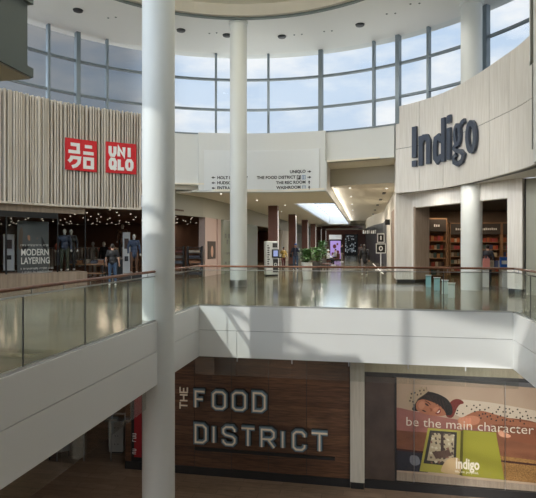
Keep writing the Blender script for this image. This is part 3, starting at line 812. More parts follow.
# poster: flat print built from flat layers at its real place
ad = thing('window_poster', 'large poster of a smiling person in a crown lying above two books', 'poster', (ua0,AV,zP))
lay = [0]
def adm(name, pts, m, rank=1, fine=0):
    lay[0] += 1; d = .00022*lay[0]
    q = [onv(x,y,AV) for x,y in pts]
    o = MB().poly2([(a,b) for a,b in q], lambda x,y,dd: (x, AV+.03-d-dd, y), 0, .00015)
    o.build(name, m, ad, True)
def sm_(P, n=5):                  # smoothed closed outline
    out = []; k = len(P)
    for i in range(k):
        p0,p1,p2,p3 = [Vector(P[(i+j-1)%k]) for j in range(4)]
        for j in range(n):
            t = j/n; v = .5*((2*p1)+(-p0+p2)*t+(2*p0-5*p1+4*p2-p3)*t*t+(-p0+3*p1-3*p2+p3)*t**3); out.append((v.x,v.y))
    return out
adm('print_background', [(395,377.5),(560,390),(560,488),(395,472)], noisy('poster_wall',(.42,.29,.21),(.52,.39,.29),.6,(1,1,1),.5))
adm('print_wall_light', [(395,377.5),(420,379.4),(420,412),(395,412)], srgb(176,150,128))
# sofa: pink bolster, brown seat cushions, dark gap, woven base
adm('print_pink_cushion', sm_([(392,409),(412,411),(440,417),(470,422),(500,428),(500,438),(450,436),(410,433),(392,431)]), noisy('poster_pink',(.28,.10,.085),(.38,.15,.125),1.2,(1,1,3),.5))
adm('print_leather_seat', [(395,430.5),(430,433),(500,433),(560,440),(560,470),(395,450)], noisy('poster_leather',(.15,.05,.025),(.24,.09,.045),1.5,(1,1,3),.5))
adm('print_leather_arm', sm_([(498,419),(520,417),(540,418),(560,424),(560,446),(500,438),(492,428)]), srgb(128,74,50))
adm('print_dark_gap', [(395,449),(428,452),(428,473),(395,470.5)], srgb(36,36,48))
adm('print_blanket', sm_([(411,456),(418,457),(420,464),(414,466),(410,462)]), srgb(120,120,128))
adm('print_woven_base', [(500,456),(560,464),(560,486),(500,480)], noisy('poster_weave',(.16,.07,.02),(.42,.22,.07),30,(1,1,1),.7))
adm('print_seat_shadow', [(395,448.5),(560,467),(560,469),(395,450.5)], srgb(60,24,16))
# blouse, arm, head
adm('print_blouse', sm_([(451,404),(460,400),(475,401),(492,403),(515,407),(545,413),(560,418),(560,430),(530,421),(500,418),(478,421),(462,418),(452,412)]), srgb(205,188,170))
dots = MB(); 
random.seed(3); dl = []
for i in range(90):
    x = random.uniform(456,536); y = 402+(x-456)*.12+random.uniform(0,14)
    if all(math.dist((x,y),q) > 2.6 for q in dl): dl.append((x,y))
lay[0] += 1
for x,y in dl:
    q = [onv(a,b,AV) for a,b in ell(x,y,.9,.85,8)]; dots.poly2(q, lambda a,b,dd: (a, AV+.03-.00022*lay[0]-dd, b), 0, .0004)
dots.build('print_dots', srgb(40,26,26), ad, True)
adm('print_arm', sm_([(466,416),(480,411),(500,416),(520,421),(540,424),(540,428),(500,425),(486,426),(474,429),(463,427),(460,421)]), srgb(158,98,70))
adm('print_collar', sm_([(446,411),(450,403),(455,399.5),(461,400),(464,403.5),(460,405),(457,409),(455,414),(452,418),(447,417)]), srgb(112,36,28))
adm('print_hair', sm_([(412.5,410),(414,402),(418,396.5),(424,393.5),(430,392),(440,395),(448,400),(452.5,408),(451,415.5),(440,414),(424,412)]), srgb(26,15,14))
adm('print_face', sm_([(416,407.5),(417.4,401.8),(422.6,399.6),(430,401.4),(437.8,404.6),(443.2,409.2),(446,414.6),(442,416.3),(434.5,416),(424.5,414.2),(418.5,411.6)]), srgb(172,108,80))
adm('print_cheek_light', sm_([(418.5,407),(419.5,403),(423,401.5),(425,404),(424,408),(421,409.5)]), srgb(190,126,96))
adm('print_cheek_light', sm_([(433,409.5),(436,407.5),(439,408),(437,410.5),(435,412)]), srgb(192,126,98))
adm('print_eyebrow', [(425.2,400.6),(429,402.6),(431,405),(430.4,405.2),(428.4,403.4),(425,401.2)], srgb(60,34,26))
adm('print_eye', sm_([(425,403.3),(427.6,404.3),(429,406.3),(427,405.9),(425.4,404.6)]), srgb(44,24,20))
adm('print_eye', sm_([(421.8,410.4),(424.4,410.6),(426.4,412),(424.2,411.9)]), srgb(44,24,20))
adm('print_nose', sm_([(429.5,408.3),(432,408.8),(432.2,411.2),(430.4,411.8),(430.6,410)]), srgb(140,78,56))
adm('print_mouth', sm_([(435.4,413.6),(437.6,411.6),(439.2,409),(440.8,410.2),(440.6,412.8),(438.2,414.6)]), srgb(120,34,30))
adm('print_teeth', sm_([(436.8,413.1),(438.6,411.4),(439.4,410.2),(440,411.4),(438.6,413.2)]), srgb(228,208,194))
adm('print_hair', sm_([(412.5,409.6),(413.6,403),(416.4,399.4),(417.2,401.5),(416,405),(416.2,409.5),(414.6,411)]), srgb(26,15,14))
for i_ in range(6): adm('print_hair_strand', [(424+i_*3.6,394.2+i_*1.3),(425+i_*3.6,394.0+i_*1.3),(431+i_*3,401+i_*2.0),(430.3+i_*3,401+i_*2.0)], srgb(58,36,30))
crown = [(408,401),(406.5,396),(409,397),(409.5,391),(412,393),(415,387),(417.5,390),(421,386.5),(423,389.5),(426,386.5),(427,390.5),(429,391),(424,395),(418,399),(414,406),(412,409),(409,405)]
adm('print_crown_shadow', [(x+.5,y+.5) for x,y in crown], srgb(70,52,44)); adm('print_crown', crown, srgb(172,150,124))
for x,y in ((411,398),(415,393),(420,391),(413,402),(424,390.5),(411.5,394),(417.5,395),(410,401),(421,394),(414,405)): adm('print_jewel', ell(x,y,.75,1.0,8), srgb(50,34,30))
adm('print_hand', sm_([(458,420),(464,417),(474,416),(480,419),(478,424),(470,426),(461,427)]), srgb(196,130,100))
for i in range(4): adm('print_finger', sm_([(459+i*3.2,419),(461.5+i*3.2,418.6),(461.6+i*3.2,428-i*.5),(459.4+i*3.2,428-i*.5)]), srgb(206+i*4,142,112))
adm('print_hand', sm_([(498,430),(504,432),(511,436),(508,438),(500,436)]), srgb(210,150,122))
# book jackets
adm('print_book_cover', [(428,428),(461,431),(459.5,475),(419.5,471.5)], srgb(160,150,66))
adm('print_cover_border', [(430,430.5),(457,432.5),(456,467),(423.5,463.5)], srgb(52,46,42))
adm('print_cover_art', [(432.5,433),(454.5,434.8),(453.5,463.5),(427,460.6)], srgb(168,152,126))
random.seed(5)
for i in range(42):
    r_ = i//6; c_ = i%6; x = 432.5+c_*4.1-r_*.25+random.uniform(-.8,.8); y = 434+r_*4.7+c_*.25+random.uniform(-.7,.7); w = random.uniform(.9,2.1)
    adm('print_cover_detail', [(x-w,y-random.uniform(.4,1.6)),(x+w*.4,y-random.uniform(.8,2.2)),(x+w,y+random.uniform(0,1.4)),(x-w*.3,y+random.uniform(.8,1.8))], srgb(*random.choice([(60,50,44),(96,80,70),(196,182,158),(74,58,52),(120,84,70)])))
adm('print_cover_detail', [(441,433),(443.5,433),(444,456),(440.5,456)], srgb(60,44,40))
adm('print_cover_detail', [(432,452),(449,450),(452,456),(436,459)], srgb(84,62,54))
adm('print_book_spine', [(461,431),(463.5,430),(462.5,476),(459.5,475)], srgb(90,84,30))
adm('print_book_cover', [(463.5,430),(496,432.5),(504.5,480),(462.5,476)], srgb(146,140,44))
adm('print_page', sm_([(441,470),(447,460),(458,458),(461,466),(459,474),(445,473)]), srgb(190,160,120))
lay[0] += 3
def adtext(txt, px0, py0, px1, py1, hpx, m, bold=0, sy=1.0, name='printed_text', spacing=1):
    (a, za_), (b, zb_) = onv(px0,py0,AV), onv(px1,py1,AV); 
    Y = math.hypot(a, AV); sz = hpx*AV/F/.7
    me = font_mesh(txt, 1); w = max(v.co.x for v in me.vertices)-min(v.co.x for v in me.vertices)
    L_ = math.hypot(b-a, zb_-za_); sx = L_/(w*sz); an = math.atan2(zb_-za_, b-a)
    dd = .03-.00022*lay[0]-.001
    text_obj(name, txt, sz, m, ad, lambda x,y,d: (a+x*sx*math.cos(an)-y*math.sin(an), AV+dd, za_+x*sx*math.sin(an)+y*math.cos(an)), bold=bold)
lum = srgb(235,222,205)
adtext('be the main character', 405.5, 425.5, 533, 434.5, 8.6, lum, -.002)
adtext('Indigo', 455.5, 468.3, 478.5, 469.8, 9.6, lum, .012)
adtext('life, on purpose.', 455, 472.5, 478.5, 474.3, 2.4, lum)
MB().box(ua0,ux,AV-.012,AV-.006,zA0,zA1).build('window_pane', M['shop_glass'], pw)
for x in (414,505.0,): 
    u = onv(x,430,AV)[0]; MB().box(u-.006,u+.006,AV-.016,AV-.012,zA0,zA1).build('glass_joint', M['steel'], pw)
# lower side walls and back room on the left
struct('wall_lower_left', MB().box(-20,uf0,24,24.2,LOW,ZB), mat('dark_brown_wall',(.10,.06,.04),.6))
struct('wall_lower_left', MB().box(uf0-.0,uf0+.15,FV+.2,24,LOW,ZB), M['food_wood'])
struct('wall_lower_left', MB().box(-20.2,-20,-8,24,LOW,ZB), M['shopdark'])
struct('wall_lower_back', MB().box(-20,16,-8.2,-8,LOW,ZB), M['beige'])
struct('wall_lower_right', MB().box(9,9.2,-8,FV+.3,LOW,ZB), M['beige'])
bm_ = atz(118,451,LOW) if False else None
def low(px, py):
    Y = (EYE-LOW)*F/(py-HY); return g(px, Y)
c = low(118,451)
t = thing('waste_station', 'pale grey waste bin cabinet standing in the dark lower concourse on the left', 'bin', (*c,LOW), math.radians(8))
MB().box(-.25,.25,-.2,.2,.05,1.1).build('cabinet', mat('bin_grey',(.32,.32,.31),.5), t)
MB().box(-.22,.22,-.18,.18,0,.05).build('plinth', M['black'], t)
m = MB(); m.stroke([(-.2,1.1),(-.2,1.3),(.26,1.3),(.26,1.1)], .05, lambda x,y,d:(x,d,y), -.03,.03); m.build('tray_rail', M['steel'], t)
m = MB()
for i in range(9): x = -.18+.12*(i%3)+random.uniform(-.02,.02); z = .3+.28*(i//3); m.box(x,x+.03,-.205,-.2,z,z+.03)
m.build('printed_icons', M['text'], t)
c = low(84,461)
t = thing('glass_screen', 'small glass and steel barrier in the dark lower concourse under the left balcony', 'barrier', (*c,LOW), math.radians(10))
MB().box(-.9,.9,-.01,.01,.1,1.1).build('glass_panel', M['shop_glass'], t)
for x in (-.9,0,.9): MB().tube([(x,0,0),(x,0,1.15)],.025,8).build('post', M['steel'], t)
c = low(58,455)
t = thing('armchair', 'grey lounge chair in the dark lower concourse under the left balcony', 'chair', (*c,LOW), math.radians(40))
MB().box(-.35,.35,-.35,.35,.2,.45).build('seat', mat('chair_grey',(.2,.22,.23),.7), t, bevel=.04)
MB().box(-.35,.35,.25,.4,.45,.9).build('backrest', mat('chair_grey2',(.2,.22,.23),.7), t, bevel=.04)
for x in (-.3,.3):
    for y in (-.3,.3): MB().tube([(x,y,0),(x,y,.2)],.02,6).build('leg', M['black'], t)

# ---------------------------------------------------------- upper left bulkhead and right pilaster
bq = (-5.0, 7.2)
b = setting('wall_upper_left', (0,0,0)); b.name = 'trim_2'
MB().box(-7.6,bq[0]-.06,-6,bq[1]-.06,4.26,5.4).build('face', M['bluegrey'], b)
MB().box(-7.6,bq[0],-6,bq[1],4.22,4.36).build('bottom_lip', M['bluegrey'], b)
MB().box(-7.6,bq[0],-6,bq[1],5.34,5.55).build('top_lip', M['bluegrey'], b)
MB().box(-7.59,bq[0]-.03,-5.99,bq[1]-.03,4.19,4.22).build('underside', M['bulk_under'], b)
pq = g(530.2, 14.2)
b = setting('trim_3')
px_ = [pq, g(533.3,14.2), g(533.3,14.6), g(530.2,14.6)]
MB().prism(px_, EYE+(HY-61)*14.2/F, HC).build('channel', M['slot'], b)
MB().prism([g(533.3,14.15),(5.2,13.0),(6.2,13.0),g(545,16)], 3.9, HC).build('pilaster', M['white'], b)
MB().prism([g(529.4,14.25),g(530.2,14.2),g(530.2,14.6),g(529.4,14.6)], EYE+(HY-61)*14.2/F, HC).build('edge', M['white'], b)
MB().prism([g(531.8,14.22),g(532.8,14.2),g(532.8,14.5),g(531.8,14.5)], 4.3, EYE+(HY-62)*14.2/F).build('channel', M['slot'], b)

# near camera: walls behind, low ceiling
struct('wall_back', MB().box(-26,16,-6.2,-6,0,4.3), M['olive'])
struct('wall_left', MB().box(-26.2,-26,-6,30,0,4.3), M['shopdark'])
struct('wall_right', MB().box(15.9,16.1,-6,31,0,4.3), M['olive'])
lowc = MB()
for i in range(40):       # low ceiling outside the drum on the camera side
    a, b_ = deg(180)+PI*i/40, deg(180)+PI*(i+1)/40
    p, q = rp(a,RING,4.25), rp(b_,RING,4.25)
    e, f_ = rp(a,26,4.25), rp(b_,26,4.25)
    lowc.face([p,q,f_,e])
struct('ceiling', lowc, M['white2'])
struct('ceiling', MB().prism([rp(deg(180),RING,0)[:2], rp(deg(170),RING,0)[:2], (-26,16),(-26,13)], 4.25, 4.3), M['white2'])
struct('ceiling', MB().prism([rp(deg(0),RING,0)[:2], (16,13.1),(16,17),rp(deg(12),RING,0)[:2]], 4.25, 4.3), M['white2'])

# ---------------------------------------------------------- drum ceiling downlights
for px, py in ((78,10),(181,30),(227,35),(282,36.3),(360,24.5)):
    u, v = atz(px, py, HC)
    t = thing('downlight', 'round black downlight in the white ring ceiling, %s' % {78:'farthest left, above the left windows',181:'just right of the near column',227:'just left of the slim column top',282:'nearest the middle of the view',360:'farthest right'}[px], 'ceiling light', (u,v,HC), 0, 'black downlights in the ring ceiling')
    MB().lathe([(.17,-.05),(.19,0)],(0,0),24).build('trim_ring', M['black'], t)
    MB().lathe([(.12,-.07),(.12,-.04)],(0,0),20).build('lens', M['dark'], t)
for px, py in ((112,17.5),(213,33),(298,34.5),(328,31),(391,13.5),(415,3.5)):
    u, v = atz(px, py, HC)
    t = thing('ceiling_sensor', 'tiny pair of grey fittings flush in the white ring ceiling', 'ceiling fitting', (u,v,HC), 0, 'tiny paired fittings in the ring ceiling')
    for x in (-.16,.16): MB().lathe([(.035,-.02),(.04,0)],(x,0),10).build('fitting', M['bluegrey'], t)
# corridor ceiling lights
def dlight(u, v, z, label, group, r=.045, m=None):
    t = thing('downlight', label, 'ceiling light', (u,v,z), 0, group)
    MB().lathe([(r+.02,-.012),(r+.02,0)],(0,0),14).build('trim_ring', M['signwhite'], t)
    MB().lathe([(r,-.02),(r,-.012)],(0,0),14).build('lens', m or M['lampsoft'], t); return t
for px, py in ((350,187.8),(351,196.5),(352,204),(352.6,210),(353,215)):
    u, v = atz(px, py, RC); dlight(u, v, RC, 'small white downlight in the row along the right corridor ceiling', 'downlights in the right corridor ceiling')
for px, py in ((386.5,188.2),):
    u, v = atz(px, py, RC); dlight(u, v, RC, 'bright small downlight nearest the curved fascia in the right corridor ceiling', None)
for px, py in ((384,193),(380.5,199.5),(377.5,205),(375,210),(373,214)):
    u, v = atz(px, py, RC)
    t = thing('linear_spotlight', 'black rectangular recessed spotlight in the row on the right corridor ceiling', 'ceiling light', (u,v,RC), 0, 'black spotlights in the right corridor ceiling')
    MB().box(-.09,.09,-.45,.45,-.03,0).build('trough', M['black'], t)
for px, py in ((257,200),(281.5,211.5),(285,205),(221,193.5)):
    u, v = atz(px, py, LC); dlight(u, v, LC, 'small round downlight in the beige left corridor ceiling', 'downlights in the left corridor ceiling')

# ---------------------------------------------------------- brown corridor columns
words = ['nearest','second','third','fourth','fifth','farthest']
for i, (px, py) in enumerate(((273.5,206),(292.5,214.5),(305,220),(313.2,224),(319,227),(324,229))):
    Y = (LC-EYE)*F/(HY-py); u, v = g(px, Y)
    t = thing('square_pillar', '%s of the dark brown square pillars receding along the corridor' % words[i], 'pillar', (u,v,0))
    w = .29
    MB().box(-w,w,-w,w,.12,LC).build('cladding', M['maroon'], t)
    MB().box(-w-.01,w+.01,-w-.01,w+.01,0,.12).build('plinth', M['dark'], t)
    MB().box(w,w+.03,-.03,.03,.12,LC-.3).build('light_strip', M['strip'], t)

# right-hand corridor shops
re = setting('wall_corridor_right'); re.name = 'wall_far_right'
UE = 1.62
MB().box(UE,UE+.3,24.4,27.2,0,RC).build('pier', M['panel_wood'], re)
MB().box(UE,UE+.3,27.2,39.5,3.0,RC).build('shop_header', M['beige'], re)
MB().box(UE+.25,UE+.4,27.2,33,0,3.0).build('dark_opening', M['shopdark'], re)
MB().box(UE,UE+.3,33,39.5,0,3.0).build('beige_pier', M['beige'], re)
MB().box(UE,UE+.3,39.5,66,3.6,RC).build('upper_wall', M['beige'], re); MB().box(UE,UE+.3,39.5,66,0,3.6).build('black_front', M['dark'], re)
MB().prism([(UE,47),(UE-.0,66),(.1,66),(.35,58),(.9,52)], 0, 3.6).build('black_shopfront', M['black'], re); MB().prism([(UE,47),(UE-.0,66),(.1,66),(.35,58),(.9,52)], 3.6, RC).build('upper_wall', M['beige'], re)
nb = thing('projecting_sign', 'small black sign sticking out above the right corridor shop door', 'sign', (UE-.2,34.4,3.0))
MB().box(UE-.3,UE,34.4,34.5,2.95,3.3).build('plate', M['black'], nb, True)
bs = thing('store_sign', 'small white lettering on the black shopfront at the corridor bend', 'sign', (.5,56,3.0))
m = MB()
for i, w_ in enumerate((.13,.1,.14,.06,.13,.12,.1,.12)): m.box(i*.19-.15,i*.19-.15+w_,50.9,50.95,2.75,2.75+(.3 if i%3 else .36))
m.build('lettering', M['signwhite'], bs, True)
# floor-standing sign: black placards on a pole
u, v = g(380.8, 34)
t = thing('floor_sign', 'black sign stand with two white-bordered placards outside the dark corridor shop', 'sign', (u,v,0), math.radians(10))
MB().box(-.35,.35,-.2,.2,0,.04).build('base', M['signwhite'], t)
MB().tube([(0,0,.04),(0,0,1.1)],.03,8).build('pole', M['signwhite'], t)
for z0, z1, w in ((1.1,1.75,.33),(1.8,2.4,.24)):
    MB().box(-w,w,-.02,.02,z0,z1).build('placard', M['black'], t)
    m = MB(); m.stroke([(-w+.03,z0+.03),(w-.03,z0+.03),(w-.03,z1-.03),(-w+.03,z1-.03)], .05, lambda x,y,d:(x,-.02-d,y), 0,.005, True)
    m.stroke(ell(0,(z0+z1)/2,.1,.13,12), .07, lambda x,y,d:(x,-.02-d,y), 0,.005, True) if w > .3 else m.stroke([(0,z0+.18),(0,z1-.15)], .09, lambda x,y,d:(x,-.02-d,y), 0,.005)
    m.build('printed_mark', M['signwhite'], t)
# thin white strip along the corridor floor
struct('trim_4', MB().prism([(1.0,30.5),(1.1,30.5),(.8,47),(.7,47)], 0, .012), M['signwhite'])

# end of corridor
we = setting('wall_end_corridor'); we.name = 'wall_end'
MB().box(-12,9,86,86.3,0,LC).build('end_wall', mat('end_brown',(.12,.05,.035),.5), we)
MB().box(-12,9,85.7,86,3.4,LC).build('end_bulkhead', M['maroon'], we)
e0, e1 = onv(345,HY,85.5)[0], onv(357.5,HY,85.5)[0]
MB().box(e0,e1,85.4,85.6,0,3.4).build('dark_glazing', mat('end_glazing',(.03,.04,.05),.1), we)
for i in range(9): 
    x = e0+(e1-e0)*i/8; MB().box(x-.05,x+.05,85.3,85.4,0,3.4).build('glazing_bar', M['black'], we)
m = MB(); random.seed(9)
for i in range(46): x = random.uniform(e0,e1-.3); z = random.uniform(.4,3.1); m.box(x,x+random.uniform(.1,.3),85.35,85.4,z,z+random.uniform(.08,.3))
m.build('lit_goods', mat('goods_glow',(.5,.55,.55),.5,emit=.2,ecol=(.7,.8,.9)), we)
ring = thing('ceiling_ring', 'brown round bulkhead ring under the corridor ceiling beyond the skylight', 'ceiling feature', (-5,68,LC-.3))
q = [ (onv(342,HY,70)[0], 70) ]
MB().lathe([(2.6,LC-.32),(2.75,LC-.3),(2.75,LC)], q[0], 40).build('rim', M['maroon'], ring, True)
MB().lathe([(2.2,LC-.34),(2.2,LC-.3)], q[0], 40).build('inner_disc', M['beige_ceiling'], ring, True)
# advertising screen
u, v = g(335.3, 56)
t = thing('advertising_screen', 'tall purple illuminated advertising screen at the far end of the corridor', 'screen', (u,v,0), math.radians(10))
MB().box(-.65,.65,-.15,.15,0,2.2).build('housing', M['black'], t)
MB().box(-.65,.65,-.16,.16,2.25,2.75).build('white_header', M['signwhite'], t)
MB().box(-.56,.56,-.17,-.15,.15,2.1).build('display', mat('purple_display',(.3,.2,.5),.3,emit=.5,ecol=(.48,.33,.75)), t)
m = MB()
for x,z,r in ((-.1,1.5,.18),(.25,.9,.15),(-.3,.7,.13),(.2,1.75,.1)): m.poly2(ell(x,z,r,r*1.25,14), lambda a,b,d:(a,-.171-d,b), 0,.003)
m.build('printed_portraits', srgb(120,50,60), t)

# ---------------------------------------------------------- kiosk
u, v = g(272, 27.7)
t = thing('charging_kiosk', 'white machine with a blue screen and dark dispenser bay beside the first brown pillar', 'kiosk', (u,v,0), math.radians(24))
wh = srgb(205,208,205)
MB().box(-.38,.30,-.2,.25,.08,1.85).build('cabinet', wh, t, bevel=.03)
MB().box(-.36,.28,-.18,.23,0,.08).build('plinth', M['black'], t)
MB().box(-.02,.24,-.22,-.2,1.52,1.75).build('top_window', M['dark'], t)
MB().box(-.06,.30,-.3,-.2,.98,1.42).build('screen_housing', M['black'], t)
MB().box(-.0,.24,-.305,-.3,1.05,1.36).build('screen', mat('kiosk_screen',(.2,.25,.5),.3,emit=.5,ecol=(.35,.42,.7)), t)
MB().box(.0,.28,-.21,-.2,.2,.9).build('dispenser_bay', M['dark'], t)
m = MB(); m.stroke(ell(.14,.62,.07,.07,12), .03, lambda x,y,d:(x,-.21-d,y), 0,.01, True); m.build('emblem', wh, t)
m = MB()
for i in range(10): m.box(-.3,-.3+random.uniform(.06,.13),-.206,-.2,.5+i*.12,.57+i*.12)
m.build('printed_marks', M['text'], t)
MB().box(.30,.52,-.12,.1,.95,1.02).build('side_tray', M['dark'], t)
for x in (.35,.45): MB().tube([(x,0,1.02),(x,0,1.2)],.03,8).build('dispenser_bottle', wh, t)

# ---------------------------------------------------------- planters
def leaf(mb, p, d, L, w, droop):
    d = Vector(d).normalized(); s = d.cross(Vector((0,0,1))); s = (s if s.length > .01 else Vector((1,0,0))).normalized()
    pts = []; q = Vector(p); dd = d.copy(); n = 4
    prev = None
    for i in range(n+1):
        t = i/n; ww = w*math.sin(PI*min(1,.12+t*.88))*.5
        cur = (q-s*ww, q+Vector((0,0,-.02*w)), q+s*ww)
        if prev: mb.face([prev[0],prev[1],cur[1],cur[0]]); mb.face([prev[1],prev[2],cur[2],cur[1]])
        prev = cur; q = q+dd*(L/n); dd = (dd+Vector((0,0,-droop/n))).normalized()
def plant(px, py, label, pot, ph, pr0, pr1, fh, fr, nl, seed, lw=.1):
    random.seed(seed); u, v = atz(px, py, 0)
    t = thing('potted_plant', label, 'plant', (u,v,0))
    MB().lathe([(pr0,0),(pr1,ph),(pr1-.03,ph),(pr1-.04,ph-.05)],(0,0),28).build('pot', pot, t, False, True)
    MB().lathe([(pr1-.045,ph-.07),(pr1-.045,ph-.05)],(0,0),20).build('soil', M['soil'], t)
    st = MB(); lf = MB()
    for i in range(9):
        a = random.uniform(0,2*PI); r = random.uniform(0,fr*.5); top = Vector((r*math.cos(a), r*math.sin(a), ph+fh*random.uniform(.35,.8)))
        b0 = Vector((random.uniform(-.08,.08),random.uniform(-.08,.08),ph-.06))
        st.tube([b0,(b0+top)/2+Vector((0,0,.05)),top],.012,5)
    for i in range(nl):
        a = random.uniform(0,2*PI); z = random.random()**.8; r = fr*random.uniform(0,.75)*math.sqrt(max(0.05,1-(z*1.1-.45)**2))
        p = (r*math.cos(a)*.7, r*math.sin(a)*.7, ph+.02+fh*z*.85)
        leaf(lf, p, (math.cos(a),math.sin(a),random.uniform(.1,1.2)), random.uniform(.18,.32), lw, random.uniform(.5,1.6))
    st.build('stem', mat('stem_brown',(.12,.09,.04),.8), t); lf.build('foliage', M['greenleaf'], t)
plant(307,279.3,'bushy green plant in a tapered white pot, nearest on the mall floor', srgb(240,240,236), .82, .20, .27, .66, .52, 240, 1, .13)
plant(316.5,277.6,'tall green plant in a dark grey pot just behind the white potted plant', srgb(92,90,88), .8, .2, .24, .75, .36, 200, 2)
plant(322.5,267.5,'taller leafy green plant behind the seating, rising above the white pot', srgb(80,76,72), .7, .25, .3, 1.35, .68, 320, 4, .14)

# ---------------------------------------------------------- people
def remesh(parts, name, m, parent, vox=.016, smooth=2):
    bm = bmesh.new()
    for p in parts:
        if p[0] == 'c':
            _, a, b, ra, rb = p; a, b = Vector(a), Vector(b); d = b-a; L = d.length
            for c, r in ((a,ra),(b,rb)):
                r_ = bmesh.ops.create_icosphere(bm, subdivisions=2, radius=r, matrix=Matrix.Translation(c))
            if L > 1e-4:
                q = d.to_track_quat('Z','Y').to_matrix().to_4x4()
                bmesh.ops.create_cone(bm, cap_ends=True, segments=16, radius1=ra, radius2=rb, depth=L, matrix=Matrix.Translation((a+b)/2)@q)
        else:
            _, c, r = p; bmesh.ops.create_icosphere(bm, subdivisions=3, radius=1, matrix=Matrix.Translation(c)@Matrix.Diagonal((*r,1)))
    me = bpy.data.meshes.new(name); bm.to_mesh(me); bm.free()
    o = bpy.data.objects.new(name, me); COL.objects.link(o)
    rm = o.modifiers.new('r','REMESH'); rm.mode = 'VOXEL'; rm.voxel_size = vox; rm.use_smooth_shade = True
    sm = o.modifiers.new('s','SMOOTH'); sm.factor = .5; sm.iterations = smooth
    dg = bpy.context.evaluated_depsgraph_get(); m2 = bpy.data.meshes.new_from_object(o.evaluated_get(dg))
    bpy.data.objects.remove(o); m2.materials.clear(); m2.materials.append(m); m2.name = name
    for f in m2.polygons: f.use_smooth = True
    o = bpy.data.objects.new(name, m2); COL.objects.link(o); o.parent = parent; return o
def figure(label, loc, rz, h=1.7, top=None, legs=None, shoes=None, hairc=None, pose='stand', long_hair=False, longcoat=False, sleeves=1, bag=None, cat='person', name='person', cap=None, skin=None, headless=False, group=None, z=0, phone=False):
    """faces local -y"""
    t = thing(name, label, cat, (*loc,z), rz, group)
    k = h/1.72
    V = lambda x,y,z_: Vector((x*k,y*k,z_*k))
    hip = [V(s*.09,0,.90) for s in (-1,1)]
    if pose == 'walk': knee = [V(-.1,-.14,.50),V(.1,.04,.49)]; ank = [V(-.1,-.22,.09),V(.1,.27,.14)]
    elif pose == 'sit': knee = [V(-.12,-.42,.48),V(.12,-.42,.48)]; ank = [V(-.12,-.40,.09),V(.12,-.44,.09)]
    else: knee = [V(-.11,-.02,.50),V(.11,-.01,.50)]; ank = [V(-.12,.01,.09),V(.12,.02,.09)]
    dz = -.42 if pose == 'sit' else 0
    if pose == 'sit': hip = [V(s*.09,0,.50) for s in (-1,1)]
    pel = V(0,0,.95+dz); wst = V(0,.0,1.08+dz); ch = V(0,.0,1.30+dz); nk = V(0,.01,1.47+dz); hd_ = V(0,-.015,1.61+dz)
    sh = [V(s*.175,0,1.40+dz) for s in (-1,1)]
    if pose == 'phone': el = [V(-.26,-.02,1.16),V(.26,-.12,1.20)]; wr = [V(-.24,-.1,.93),V(.12,-.30,1.42)]
    elif pose == 'arms_up': el = [V(-.23,-.12,1.20),V(.23,-.12,1.20)]; wr = [V(-.07,-.24,1.46),V(.07,-.24,1.46)]
    elif pose == 'sit': el = [V(-.24,-.08,.74),V(.24,-.08,.74)]; wr = [V(-.12,-.32,.66),V(.12,-.32,.66)]
    elif pose == 'walk': el = [V(-.24,.06,1.13),V(.24,-.02,1.13)]; wr = [V(-.24,-.02,.89),V(.24,-.18,.93)]
    else: el = [V(-.25,.02,1.13),V(.25,.02,1.13)]; wr = [V(-.26,-.06,.89),V(.26,-.06,.89)]
    P = [('e',pel,(.15*k,.105*k,.11*k)),('e',wst,(.125*k,.09*k,.13*k)),('e',ch,(.155*k,.105*k,.17*k)),('c',ch,nk,.07*k,.055*k)]
    if not headless:
        P += [('c',nk,hd_,.052*k,.055*k),('e',hd_,(.072*k,.092*k,.112*k)),('e',hd_+V(0,-.035,-.06),(.048*k,.055*k,.05*k)),
          ('e',hd_+V(0,-.095,-.012),(.012*k,.02*k,.022*k)),('e',hd_+V(.074,.005,-.01),(.01*k,.02*k,.03*k)),('e',hd_+V(-.074,.005,-.01),(.01*k,.02*k,.03*k))]
    for i in (0,1):
        P += [('c',ch+V(0,0,.08),sh[i],.06*k,.055*k),('c',sh[i],el[i],.048*k,.038*k),('c',el[i],wr[i],.036*k,.025*k),('c',hip[i],knee[i],.085*k,.055*k),('c',knee[i],ank[i],.052*k,.036*k),
              ('c',ank[i]+V(0,.02,-.05),ank[i]+V(0,-.14,-.06),.034*k,.028*k)]
        d = (wr[i]-el[i]).normalized(); s = Vector((1,0,0)) if abs(d.x) < .8 else Vector((0,1,0)); s = (s-d*s.dot(d)).normalized(); nrm = d.cross(s)
        pc = wr[i]+d*.05*k; P.append(('c',wr[i],pc,.024*k,.03*k))
        for j in range(4):
            b0 = pc+s*(j-1.5)*.018*k; L_ = [.06,.072,.07,.055][j]*k; mid = b0+d*L_*.7+nrm*.008*k
            P += [('c',b0,mid,.010*k,.0095*k),('c',mid,mid+d*L_*.5+nrm*.022*k,.0095*k,.009*k)]
        P.append(('c',pc-s*.02*k*(1 if i else -1),pc+d*.04*k-s*.05*k*(1 if i else -1),.011*k,.009*k))
    remesh(P, 'body', skin or M['skin'], t, .0125, 1)
    if top:
        Q = [('e',ch,(.178*k,.128*k,.18*k)),('e',wst,(.155*k,.118*k,.15*k)),('e',pel+V(0,0,.0),(.168*k,.125*k,.12*k)),('c',ch+V(0,0,.1),nk-V(0,0,.04),.09*k,.065*k)]
        if longcoat: Q += [('e',pel-V(0,0,.12),(.165*k,.125*k,.19*k)),('e',pel-V(0,0,.02),(.165*k,.122*k,.15*k))]
        for i in (0,1):
            Q += [('c',ch+V(0,0,.09),sh[i],.075*k,.07*k),('c',sh[i],el[i] if sleeves else sh[i]+(el[i]-sh[i])*.75,.068*k,.056*k)]
            if sleeves: Q.append(('c',el[i],wr[i],.054*k,.04*k))
